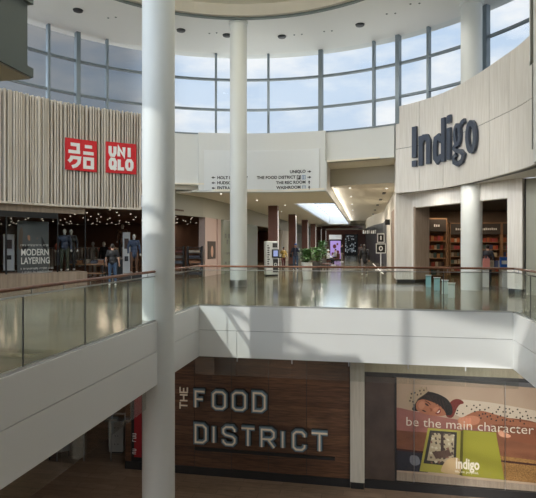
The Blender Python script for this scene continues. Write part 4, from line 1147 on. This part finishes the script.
        remesh(Q, 'jacket' if longcoat or sleeves else 'shirt', top, t, .018)
    if legs:
        Q = [('e',pel,(.158*k,.115*k,.10*k))]
        for i in (0,1): Q += [('c',hip[i],knee[i],.098*k,.068*k),('c',knee[i],ank[i]+V(0,0,.02),.064*k,.05*k)]
        remesh(Q, 'trousers', legs, t, .018)
    for i in (0,1):
        if shoes: remesh([('c',ank[i]+V(0,.03,-.045),ank[i]+V(0,-.15,-.055),.045*k,.036*k)], 'shoe', shoes, t, .014)
    if hairc and not headless:
        Q = [('e',hd_+V(0,.018,.022),(.083*k,.098*k,.108*k))]
        if long_hair: Q += [('e',hd_+V(0,.05,-.08),(.09*k,.06*k,.14*k)),('e',nk+V(0,.07,-.08),(.1*k,.05*k,.12*k))]
        remesh(Q, 'hair', hairc, t, .014)
    if not headless:
        m = MB()
        for s in (-1,1): m.lathe([(.004*k,0),(.009*k,.004*k),(.004*k,.008*k)],(0,0),8)
        m = MB()
        for s in (-1,1):
            c = hd_+V(s*.03,-.083,.0); m.box(c.x-.011*k,c.x+.011*k,c.y-.006*k,c.y+.004*k,c.z-.006*k,c.z+.006*k)
        m.build('eyes', M['hair'], t)
        c = hd_+V(0,-.086,-.055); MB().box(c.x-.02*k,c.x+.02*k,c.y-.008*k,c.y+.004*k,c.z-.004*k,c.z+.004*k).build('mouth', cm(.3,.08,.07), t)
    if cap: 
        remesh([('e',hd_+V(0,.0,.055),(.088*k,.102*k,.075*k)),('c',hd_+V(-.03,-.1,.04),hd_+V(.03,-.1,.04),.03*k,.03*k)], 'cap', cap, t, .014)
    if bag: remesh([('e',V(-.02,.17,1.22),(.13*k,.08*k,.19*k)),('c',V(.1,.12,1.4),V(.1,.12,1.1),.02*k,.02*k)] if bag[1] == 'back' else [('e',V(-.29,.05,.98),(.09*k,.16*k,.15*k)),('c',V(-.27,.05,1.1),V(-.15,.0,1.46),.018*k,.018*k)], 'backpack' if bag[1]=='back' else 'shoulder_bag', bag[0], t, .018)
    if phone: 
        c = (wr[0]+wr[1])/2+V(0,-.03,.06); MB().box(c.x-.075*k,c.x+.075*k,c.y-.005,c.y+.005,c.z-.035*k,c.z+.04*k).build('phone', M['black'], t)
    return t
blk = cm(.012,.012,.014); jean = cm(.05,.09,.16); 
wf = g(364.5, 28.0)
figure('person in black jacket and grey trousers with long dark hair, walking away', wf, math.radians(180-5), 1.68, blk, cm(.16,.15,.15), M['signwhite'], M['hair'], 'walk', True, True)
pf = g(295.5, 33.3)
figure('person in navy top, jeans and blue cap holding up a phone by the second pillar', pf, math.radians(5), 1.74, cm(.02,.028,.06), jean, M['signwhite'], M['hair'], 'arms_up', cap=cm(.03,.08,.25), bag=(blk,'side'), phone=True)
kf = g(283.5, 35.5)
figure('person in a mustard jacket over dark red trousers standing left of the phone holder', kf, math.radians(20), 1.5, cm(.35,.24,.06), cm(.10,.02,.02), blk, M['hair'], 'walk', cap=blk)
uf = atz(112.5, 285.5, 0)
figure('person in black t-shirt and blue jeans seen from behind, before the clothing store entrance', uf, math.radians(200), 1.70, blk, jean, M['signwhite'], M['hair'], 'stand', sleeves=0)
# seating by the plants
def chair(px, py, rz, label):
    u, v = atz(px, py, 0)
    t = thing('lounge_chair', label, 'chair', (u,v,0), rz)
    MB().box(-.3,.3,-.3,.3,.3,.42).build('seat', cm(.12,.04,.025), t, bevel=.02)
    MB().box(-.3,.3,.24,.32,.42,.85).build('backrest', cm(.12,.04,.025), t, bevel=.02)
    for x in (-.26,.26):
        for y in (-.26,.26): MB().tube([(x,y,0),(x,y,.3)],.018,6).build('leg', M['black'], t)
    return (u, v)
p1 = chair(328,265.5,math.radians(70),'brown lounge chair holding the seated person in white, right of the plants')
figure('person in a white top and cap seated right of the tall plant', p1, math.radians(70), 1.68, M['signwhite'], blk, M['signwhite'], M['hair'], 'sit', cap=M['signwhite'])
p2 = chair(335.5,262.5,math.radians(-60),'dark lounge chair farther back beside the advertising screen')
figure('person in pale top and black trousers seated farther back, beside the advertising screen', p2, math.radians(-60), 1.68, cm(.4,.38,.36), blk, blk, M['hair'], 'sit')
p3 = g(341.7, 50)
figure('person dressed in black standing at the right edge of the purple screen', p3, math.radians(80), 1.72, blk, cm(.3,.25,.2), M['signwhite'], M['hair'], 'stand')
p4 = g(327.5, 33)
t = thing('coffee_table', 'low round brown table in front of the seated person in white', 'table', (*p4,0))
MB().lathe([(.32,.42),(.34,.44),(.34,.46)],(0,0),24).build('table_top', cm(.14,.05,.03), t, False, True); MB().tube([(0,0,.03),(0,0,.42)],.03,8).build('pole', M['black'], t); MB().lathe([(.2,0),(.2,.03)],(0,0),20).build('base', M['black'], t)
p5 = g(361, 44)
figure('person in dark clothes partly hidden ahead of the walker in the black jacket', p5, math.radians(170), 1.68, cm(.06,.03,.025), blk, blk, M['hair'], 'walk')
# bookshop customer
p6 = g(487.5, 22.6)
figure('person in dark clothes browsing behind the bookshop entrance table', p6, math.radians(170), 1.66, cm(.03,.03,.04), blk, blk, M['hair'], 'stand')
t = thing('gift_bag', 'pink patterned gift bag standing on the bookshop entrance table', 'bag', (tb[0]-.35,tb[1]-.28,.78))
MB().box(-.12,.12,-.06,.06,0,.34).build('bag_body', srgb(214,140,132), t)
m = MB(); m.stroke([(-.06,.34),(-.05,.44),(.05,.44),(.06,.34)], .012, lambda x,y,d:(x,d,y), -.006,.006); m.build('handle', srgb(214,140,132), t)
t = thing('boxed_game', 'blue boxed item upright on the bookshop entrance table', 'box', (tb[0]+.3,tb[1]-.25,.78), .2)
MB().box(-.14,.14,-.04,.04,0,.4).build('box', srgb(40,90,170), t); MB().box(-.1,.1,-.045,-.04,.12,.26).build('label_panel', M['signwhite'], t)

# ---------------------------------------------------------- clothing store
US = thing('display_window', 'curved glass display window of the clothing store with a black header, far left', 'shop window', rp(deg(150),RING-.15,0))
w0, w1 = T(-25)+.0, T(2); 
tw0, tw1 = T(84), deg(163)
RW = RING-.15
MB().arc(tw0, tw1, RW-.25, RW+.9, 0, .54, 24).build('plinth', M['plinth'], US, True)
gm = MB()
for i in range(20):
    a, b_ = tw0+(tw1-tw0)*i/20, tw0+(tw1-tw0)*(i+1)/20
    gm.face([rp(a,RW,.54),rp(b_,RW,.54),rp(b_,RW,2.85),rp(a,RW,2.85)])
gm.build('glass_pane', M['shop_glass'], US, True)
MB().arc(T(56), tw1, RW-.03, RW+.03, 2.72, 2.95, 20).build('black_header', M['black'], US, True)
for px in (4,56,84): 
    a = T(px); MB().arc(a-.002,a+.002,RW-.03,RW+.03,.54,2.9,1).build('glazing_bar', M['black'], US, True)
a = T(48)
MB().arc(tw0, tw1, RW-.02, RW+.06, 2.95, 3.21, 24).build('timber_band', M['plinth'], US, True)
tc, zc = onring(20.5, 256, RW)
def wm(x,y,d): return rp(tc-x/RW, RW-.02-d, zc+y)
text_obj('window_lettering', 'MODERN', .36, srgb(200,200,196), US, lambda x,y,d: wm(x,y+.02,d), bold=.006, sx=.74)
text_obj('window_lettering', 'LAYERING', .36, srgb(200,200,196), US, lambda x,y,d: wm(x,y-.31,d), bold=.006, sx=.7)
for i in range(3): scribble('small_lettering', 26, .085, srgb(190,190,186), US, lambda x,y,d,i=i: wm(x*.95,y-.53-i*.14,d), i)
scribble('small_lettering', 22, .09, srgb(190,190,186), US, lambda x,y,d: wm(x,y+.38,d), 9)
# print banner behind the glass: seated person
th_, _ = onring(33, HY, RING+.25)
bp_ = thing('window_print', 'printed banner of a seated person in dark trousers inside the display window', 'poster', rp(th_, RING+.25, .56))
thr = th_
def bm2(x,y,d): return rp(thr-x/10.9, RING+.25-d, y)
MB().poly2([(-.62,.56),(.62,.56),(.62,2.6),(-.62,2.6)], bm2, -.01, .01).build('banner', srgb(74,78,80), bp_, True)
def sh_(pts, m, d): MB().poly2(sm_(pts), bm2, d, d+.003).build('printed_shape', m, bp_, True)
sh_([(-.5,2.45),(-.3,2.6),(-.05,2.5),(-.1,2.3),(-.35,2.25)], srgb(26,22,22), .012)
sh_([(-.5,2.3),(-.2,2.35),(-.1,1.9),(-.2,1.55),(-.55,1.5)], srgb(80,66,56), .016)
sh_([(-.4,1.6),(.0,1.75),(.25,2.05),(.35,1.95),(.55,1.5),(.45,1.45),(.25,1.75),(.0,1.45),(-.4,1.38)], srgb(24,24,28), .02)
sh_([(-.2,2.05),(.05,1.9),(.2,1.95),(.0,1.82),(-.2,1.85)], srgb(150,110,90), .024)
MB().poly2([(-.5,.6),(.5,.6),(.5,1.3),(-.5,1.3)], bm2, .012, .015).build('printed_block', srgb(40,42,46), bp_, True)

# store shell
def arcpts(t0, t1, R, n=24): return [rp(t0+(t1-t0)*i/n, R, 0)[:2] for i in range(n+1)]
VB = 38.2
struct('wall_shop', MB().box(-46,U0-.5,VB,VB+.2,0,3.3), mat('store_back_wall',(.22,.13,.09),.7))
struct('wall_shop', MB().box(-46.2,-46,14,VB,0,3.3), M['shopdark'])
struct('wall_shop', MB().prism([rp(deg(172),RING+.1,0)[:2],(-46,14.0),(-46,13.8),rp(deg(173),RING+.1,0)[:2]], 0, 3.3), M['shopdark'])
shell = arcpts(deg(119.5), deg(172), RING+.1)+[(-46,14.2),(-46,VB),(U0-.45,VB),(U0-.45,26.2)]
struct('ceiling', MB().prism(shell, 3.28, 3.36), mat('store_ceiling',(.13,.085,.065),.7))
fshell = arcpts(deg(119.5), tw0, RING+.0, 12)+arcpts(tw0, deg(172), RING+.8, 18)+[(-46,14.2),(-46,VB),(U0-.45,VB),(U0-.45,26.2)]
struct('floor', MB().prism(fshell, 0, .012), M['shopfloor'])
struct('ceiling', MB().prism(arcpts(T(326.5), deg(126), RING+.25)+[(-12,24),(-12,30.6),(UB-.1,30.6)], 4.52, 4.6), M['beige_ceiling'])
# ceiling spots
random.seed(21)
sp0 = thing('ceiling_spotlight', 'tiny glowing spotlight in the dark clothing store ceiling', 'ceiling light', (0,0,0), 0, 'glowing spotlights in the clothing store ceiling')
MB().lathe([(.05,-.05),(.05,0)],(0,0),10).build('can', M['black'], sp0); MB().lathe([(.034,-.058),(.034,-.048)],(0,0),10).build('lens', M['lamp'], sp0)
first = True
for i in range(17):
    for j in range(22):
        x, y = -40+j*1.5+random.uniform(-.4,.4), 19+i*1.4+random.uniform(-.4,.4)
        if math.hypot(x-CEN[0],y-CEN[1]) < RING+.6 or y > VB-.5 or x > U0-1: continue
        X_, Y_ = x*CA+y*SA, -x*SA+y*CA
        if not (-5 < CX+F*X_/Y_ < 200): continue
        o = sp0 if first else dup(sp0); first = False
        o.location = (x, y, 3.28)
# mannequins
manne = mat('mannequin_white',(.55,.54,.52),.4)
def manneq(px, Y, z, rz, label, top, legs, **k):
    return figure(label, g(px,Y), rz, 1.8, top, legs, manne, None, 'stand', cat='mannequin', name='mannequin', skin=manne, z=z, **k)
def plat(px, Y, z, label, w=.9):
    u, v = g(px, Y); t = thing('display_plinth', label, 'plinth', (u,v,0), .4)
    MB().box(-w/2,w/2,-w/2,w/2,0,z-.04).build('body', M['dark'], t); MB().box(-w/2-.02,w/2+.02,-w/2-.02,w/2+.02,z-.04,z).build('top', M['plinth'], t)
manneq(64.5, 22.3, .545, math.radians(30), 'mannequin in a navy jacket with red bag strap and olive trousers inside the display window', cm(.03,.04,.07), cm(.05,.06,.04), bag=(cm(.35,.08,.04),'side'))
manneq(71, 22.75, .545, math.radians(20), 'mannequin in all black beside the navy-jacketed one in the display window', blk, blk)
plat(122, 27.5, .95, 'tall dark plinth carrying the brown-coated mannequin in the store entrance')
manneq(122.5, 27.5, .95, math.radians(25), 'mannequin in a brown coat raised on the tall plinth in the store entrance', cm(.10,.05,.03), blk, longcoat=True)
plat(133, 23.9, .35, 'low dark plinth under the navy-coated mannequin beside the near column', .8)
manneq(134, 23.9, .35, math.radians(35), 'mannequin in a navy coat and brown trousers beside the near column', cm(.03,.05,.10), cm(.12,.06,.035), longcoat=True)
manneq(93, 27.4, .02, math.radians(10), 'mannequin in pale trousers deep in the clothing store', cm(.25,.22,.18), cm(.35,.30,.24))
manneq(104, 27.2, .02, math.radians(-10), 'mannequin in black top beside the clothes rails in the clothing store', blk, cm(.12,.1,.09))
# poster totems
def totem(px, Y, z0, z1, w, label, z=0):
    u, v = g(px, Y); t = thing('price_totem', label, 'sign', (u,v,z), math.radians(20))
    MB().box(-w/2,w/2,-.04,.04,z0,z1).build('board', srgb(190,190,188), t)
    MB().box(-w/2-.05,w/2+.05,-.12,.12,0,z0).build('foot', M['black'], t)
    MB().box(-w*.3,w*.3,-.045,-.04,z0+(z1-z0)*.6,z0+(z1-z0)*.85).build('printed_picture', srgb(70,50,42), t)
    MB().box(-w*.25,w*.25,-.045,-.04,z0+(z1-z0)*.3,z0+(z1-z0)*.42).build('printed_block', srgb(30,30,34), t)
totem(126.5, 24.6, .3, 2.25, .33, 'white price board between the two coated mannequins')
totem(9, 21.6, .05, 1.55, .42, 'white price board inside the left end of the display window', .545)
# clothes racks
rackmats = [cm(.25,.22,.2), cm(.04,.04,.06), cm(.20,.06,.04), cm(.35,.3,.24), cm(.10,.11,.14), cm(.3,.14,.07)]
random.seed(31)
def rack(px, Y, rz, label, n=9, z=0):
    u, v = g(px, Y); t = thing('clothes_rail', label, 'clothes rail', (u,v,.012), rz)
    for x in (-.7,.7):
        MB().tube([(x,0,0),(x,0,1.5)],.018,8).build('post', M['steel'], t); MB().box(x-.03,x+.03,-.25,.25,0,.03).build('foot', M['steel'], t)
    MB().tube([(-.7,0,1.5),(.7,0,1.5)],.018,8).build('rail', M['steel'], t)
    mt = random.choice(rackmats)
    R_ = Matrix.Rotation(rz,3,'Z')
    for i in range(n):
        x = -.58+i*1.16/(n-1); p = R_@Vector((x,0,0))
        m = MB(); hl = random.uniform(.75,.95)
        m.v = [(-.03,-.2,1.42-0),(.03,-.2,1.42),(.03,.2,1.42),(-.03,.2,1.42),(-.025,-.03,1.47),(.025,-.03,1.47),(.025,.03,1.47),(-.025,.03,1.47),(-.035,-.25,1.42-hl),(.035,-.25,1.42-hl),(.035,.25,1.42-hl),(-.035,.25,1.42-hl)]
        m.f = [(4,5,6,7),(0,1,5,4),(1,2,6,5),(2,3,7,6),(3,0,4,7),(8,9,1,0),(9,10,2,1),(10,11,3,2),(11,8,0,3),(11,10,9,8)]
        o = m.build('hanging_garment', random.choice([mt,mt,random.choice(rackmats)])); o.location = (u+p.x,v+p.y,.012); o.rotation_euler = (0,0,rz)
        lab = 'garment hanging on the '+label
        tag(o, lab, 'garment', 'garments on the '+label)
rack(80, 26.9, .3, 'clothes rail left of the pale-trousered mannequin')
rack(101, 29.6, .1, 'clothes rail behind the black-topped mannequin in the clothing store')
rack(113, 30, .2, 'clothes rail deepest in the clothing store')
rack(46, 25.2, .5, 'clothes rail behind the left display window')
rack(78, 30, .4, 'clothes rail far behind the black-clad window mannequin')
# tables with folded clothes
def ftable(px, Y, rz, label, m=None):
    u, v = g(px, Y); t = thing('display_table', label, 'table', (u,v,.012), rz)
    MB().box(-.8,.8,-.5,.5,.72,.78).build('table_top', M['shelfwood'], t)
    for x in (-.75,.69):
        for y in (-.45,.39): MB().box(x,x+.06,y,y+.06,0,.72).build('leg', M['black'], t)
    MB().box(-.75,.75,-.45,.45,.3,.34).build('lower_shelf', M['shelfwood'], t)
    R_ = Matrix.Rotation(rz,3,'Z')
    for i in range(5):
        for j in range(2):
            p = R_@Vector((-.62+i*.31,-.22+j*.44,0)); o = MB().box(-.12,.12,-.15,.15,0,.12+.04*((i+j)%3)).build('folded_clothes', random.choice(rackmats), bevel=.02)
            o.location = (u+p.x,v+p.y,.792); o.rotation_euler = (0,0,rz); tag(o, 'stack of folded clothes on the '+label, 'clothes', 'folded stacks on the '+label)
ftable(124, 31, .15, 'display table behind the jeans-wearing shopper to the right')
ftable(88, 24.3, .35, 'display table left of the shopper in black')
ftable(108, 32.5, .2, 'display table deep in the clothing store')
# wall shelving in the side store opening (dark shelves behind the corridor)
for k_, (px, Y, lab) in enumerate(((176.5,27.3,'left'),(195,27.0,'right'))):
    u, v = g(px, Y); t = thing('shelf_unit', '%s dark shelf unit in the store opening right of the near column' % lab, 'shelf', (u,v,0), .15)
    for x in (-.4,.36): MB().box(x,x+.04,-.2,.2,0,1.6).build('side_panel', M['black'], t)
    for i in range(6):
        MB().box(-.36,.36,-.2,.2,.1+i*.28,.13+i*.28).build('shelf', M['dark'], t)
    for i in range(5):
        o = MB().box(-.3,.3,-.15,.15,0,.14).build('folded_clothes', rackmats[(i*2+k_)%6], bevel=.02); o.location = (u,v,.13+i*.28); o.rotation_euler = (0,0,.15)
        tag(o, 'folded clothes on the %s dark shelf unit right of the near column' % lab, 'clothes', 'folded clothes on the %s shelf unit' % lab)
# corridor store, warm opening beyond the hoarding
struct('wall_shop', MB().box(-16,-15.8,38.4,60,0,3.2), mat('warm_wall',(.25,.12,.07),.6))
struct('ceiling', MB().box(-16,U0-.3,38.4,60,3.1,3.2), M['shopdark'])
struct('wall_shop', MB().box(-16,U0-.3,55,55.2,0,3.1), mat('warm_wall_end',(.22,.10,.06),.6))
u = U0-1.0
t = thing('wall_art', 'glowing amber panel in the shop between the hoarding and the first brown pillar', 'sign', (U0-2.5,43.5,1.7))
MB().box(-.4,.4,-.05,.05,0,.8).build('glowing_panel', mat('amber',(.8,.4,.12),.5,emit=1.2,ecol=(1,.5,.15)), t)

# ================================================================== LIGHT
def lamp(kind, name, loc, power, col=(1,1,1), size=.3, size_y=None, rot=(0,0,0), spot=None):
    l = bpy.data.lights.new(name, kind); l.energy = power; l.color = col
    if kind == 'AREA':
        l.size = size
        if size_y: l.shape = 'RECTANGLE'; l.size_y = size_y
    elif kind in ('POINT','SPOT'): l.shadow_soft_size = size
    if spot: l.spot_size = spot; l.spot_blend = .6
    o = bpy.data.objects.new(name, l); COL.objects.link(o); o.location = loc; o.rotation_euler = rot; return o
K = 1.3
sd = Vector((1, K, -1.39)).normalized()
sun = lamp('SUN', 'sun', (0,0,20), 2.35, (1,.95,.87)); sun.data.angle = math.radians(.8)
sun.rotation_euler = sd.to_track_quat('-Z','Y').to_euler()
# corridor and shop lamps
for x, y in ((-5,27),(-3,34),(-5,44),(-5,56),(-5,70)): lamp('AREA','corridor_lamp',(x,y,LC-.05),125,(1,.9,.78),1.2)
for x, y in ((0,28),(0,36),(0,46)): lamp('AREA','corridor_lamp',(x,y,RC-.05),120,(1,.9,.78),1.0)
for x, y in ((3.6,25),(6.5,24),(5.5,28),(8.5,27)): lamp('AREA','bookshop_lamp',(x,y,3.45),30,(1,.78,.55),.8)
for x, y in ((-14,28),(-19,25),(-11.5,31),(-16,30),(-11,34),(-20,27),(-15,38)): lamp('AREA','store_lamp',(x,y,3.2),20,(1,.75,.55),.6)
lamp('AREA','amber_lamp',(-10,41,3.0),40,(1,.6,.35),1)
lamp('AREA','strip_fill',(UB+.03,45,RC-.13),170,(1,.97,.9),.1,36,(0,-PI/2,0))  # strip lamp added at the ceiling edge to brighten the right ceiling
# downlights of the ring ceiling, the ones ahead and their fellows behind the view
for i, dg_ in enumerate(range(-75, 200, 25)):
    p_ = rp(deg(dg_), 8.6, HC-.15)
    lamp('SPOT','ring_downlight',p_, (110 if dg_ < 110 else 40) if dg_ > 20 else 30,(1,.97,.93),.35,spot=deg(150))
lamp('AREA','dome_fill',(CEN[0],CEN[1],HC+.2),620,(1,.95,.85),6,None,(PI,0,0))  # unseen upward fill added inside the dome
# unseen fill lamps added on the camera's side, both storeys
for x, y in ((-7,-3.5),(-10.5,-2),(-14,0)): lamp('AREA','low_ceiling_fill',(x,y,4.1),330,(1,.98,.95),1.6)
for x, y in ((-6.5,-1),(-6.5,4),(-10,2)): lamp('AREA','lower_ceiling_fill',(x,y,-1.45),90,(1,.94,.87),1.6)
for x, tx_ in ((4.6,4.6),(4.4,2.2)):  # added spots that brighten the poster wall
    d_ = Vector((tx_-x, 15.6-8.5, -3.9+1.5)); lamp('SPOT','poster_fill',(x,8.5,-1.5),1050,(1,.96,.9),.25,None,d_.to_track_quat('-Z','Y').to_euler(),deg(50))
for x, y in ((3.6,19.6),(4.5,17.9),(2.6,21.6)): lamp('AREA','soffit_fill',(x-.25,y-.25,3.84),16,(1,.95,.86),.35)  # fill added under the soffit to brighten pier and column
for dg_, tgt in ((205,(3.2,20,2)),(190,(3.4,20,1.5))):  # added spots out of view that brighten the bookshop front
    p_ = Vector(rp(deg(dg_),8.8,HC-.2)); lamp('SPOT','bookshop_fill',p_,1500,(1,.97,.9),.3,None,(Vector(tgt)-p_).to_track_quat('-Z','Y').to_euler(),deg(34))
for t_, p_ in ((T(262),14),(deg(60),14)): lamp('AREA','ceiling_fill',rp(t_,RING-.9,7.7),p_,(1,.98,.94),2.5,.4,(PI,0,t_+PI/2))  # added upward fill to brighten the ring ceiling
lamp('AREA','corridor_lamp',(-2.6,24.6,LC-.04),90,(1,.94,.85),.8)  # extra lamp added to brighten the white pot and pillars
for x in (-6.5,-2,2,5.5): lamp('AREA','lower_ceiling_fill',(x,14.4,-1.42),11,(1,.9,.8),.5)  # fill added to brighten the wooden food hall wall

# world: pale blue sky, bright cloud ahead and right, grey overcast to the left
w = bpy.data.worlds.new('sky'); S.world = w; w.use_nodes = True; nt = w.node_tree; nt.nodes.clear(); L = nt.links.new
out = nt.nodes.new('ShaderNodeOutputWorld'); bg = nt.nodes.new('ShaderNodeBackground'); L(bg.outputs[0], out.inputs[0])
tc_ = nt.nodes.new('ShaderNodeTexCoord'); sp = nt.nodes.new('ShaderNodeSeparateXYZ'); L(tc_.outputs['Generated'], sp.inputs[0])
rampz = nt.nodes.new('ShaderNodeValToRGB'); L(sp.outputs[2], rampz.inputs[0])
rampz.color_ramp.elements[0].position = .0; rampz.color_ramp.elements[0].color = (.68,.75,.84,1)
rampz.color_ramp.elements[1].position = .6; rampz.color_ramp.elements[1].color = (.47,.64,.88,1)
ns = nt.nodes.new('ShaderNodeTexNoise'); ns.inputs['Scale'].default_value = 4.2; ns.inputs['Detail'].default_value = 6; ns.inputs['Roughness'].default_value = .55
mpp = nt.nodes.new('ShaderNodeMapping'); mpp.inputs['Scale'].default_value = (1,1,2.6); mpp.inputs['Location'].default_value = (.3,1.2,.1); L(tc_.outputs['Generated'], mpp.inputs[0]); L(mpp.outputs[0], ns.inputs[0])
rc = nt.nodes.new('ShaderNodeMapRange'); rc.inputs[1].default_value = .42; rc.inputs[2].default_value = .62; L(ns.outputs[0], rc.inputs[0])
mx = nt.nodes.new('ShaderNodeMix'); mx.data_type = 'RGBA'; mx.inputs[7].default_value = (.92,.93,.95,1); L(rc.outputs[0], mx.inputs[0]); L(rampz.outputs[0], mx.inputs[6])
# overcast toward -x
mr = nt.nodes.new('ShaderNodeMapRange'); mr.inputs[1].default_value = -.46; mr.inputs[2].default_value = -.33; mr.inputs[3].default_value = .30; mr.inputs[4].default_value = 1.0; mr.interpolation_type = 'SMOOTHSTEP'
at = nt.nodes.new('ShaderNodeMath'); at.operation = 'ARCTAN2'; L(sp.outputs[0], at.inputs[0]); L(sp.outputs[1], at.inputs[1])   # compass angle from +y
L(at.outputs[0], mr.inputs[0])
m2 = nt.nodes.new('ShaderNodeMix'); m2.data_type = 'RGBA'; m2.blend_type = 'MULTIPLY'; m2.inputs[0].default_value = 1; L(mx.outputs[2], m2.inputs[6]); L(mr.outputs[0], m2.inputs[7])
# broad bright haze around the sun, behind the camera to the left
dt = nt.nodes.new('ShaderNodeVectorMath'); dt.operation = 'DOT_PRODUCT'; dt.inputs[1].default_value = tuple(-sd); L(tc_.outputs['Generated'], dt.inputs[0])
hz = nt.nodes.new('ShaderNodeMapRange'); hz.inputs[1].default_value = .35; hz.inputs[2].default_value = 1.0; hz.inputs[3].default_value = 1.0; hz.inputs[4].default_value = 15.0; hz.interpolation_type = 'SMOOTHSTEP'; L(dt.outputs['Value'], hz.inputs[0])
m3 = nt.nodes.new('ShaderNodeMix'); m3.data_type = 'RGBA'; m3.inputs[0].default_value = 0
mul = nt.nodes.new('ShaderNodeVectorMath'); mul.operation = 'SCALE'; L(m2.outputs[2], mul.inputs[0]); L(hz.outputs[0], mul.inputs['Scale'])
L(mul.outputs[0], bg.inputs[0]); bg.inputs[1].default_value = 1.0

# ================================================================== CAMERA
cam = bpy.data.cameras.new('camera'); co = bpy.data.objects.new('camera', cam); COL.objects.link(co)
co.location = (0,0,EYE); co.rotation_euler = (PI/2, 0, A)
cam.sensor_fit = 'HORIZONTAL'; cam.sensor_width = 36; cam.lens = F/536*36; cam.shift_y = -(249-HY)/536; cam.clip_start = .05; cam.clip_end = 300
S.camera = co
S.view_settings.view_transform = 'Standard'; S.view_settings.look = 'None'; S.view_settings.gamma = 1; S.view_settings.use_curve_mapping = False
S.view_settings.exposure = 0.08
S.cycles.max_bounces = 10; S.cycles.diffuse_bounces = 6; S.cycles.transparent_max_bounces = 16
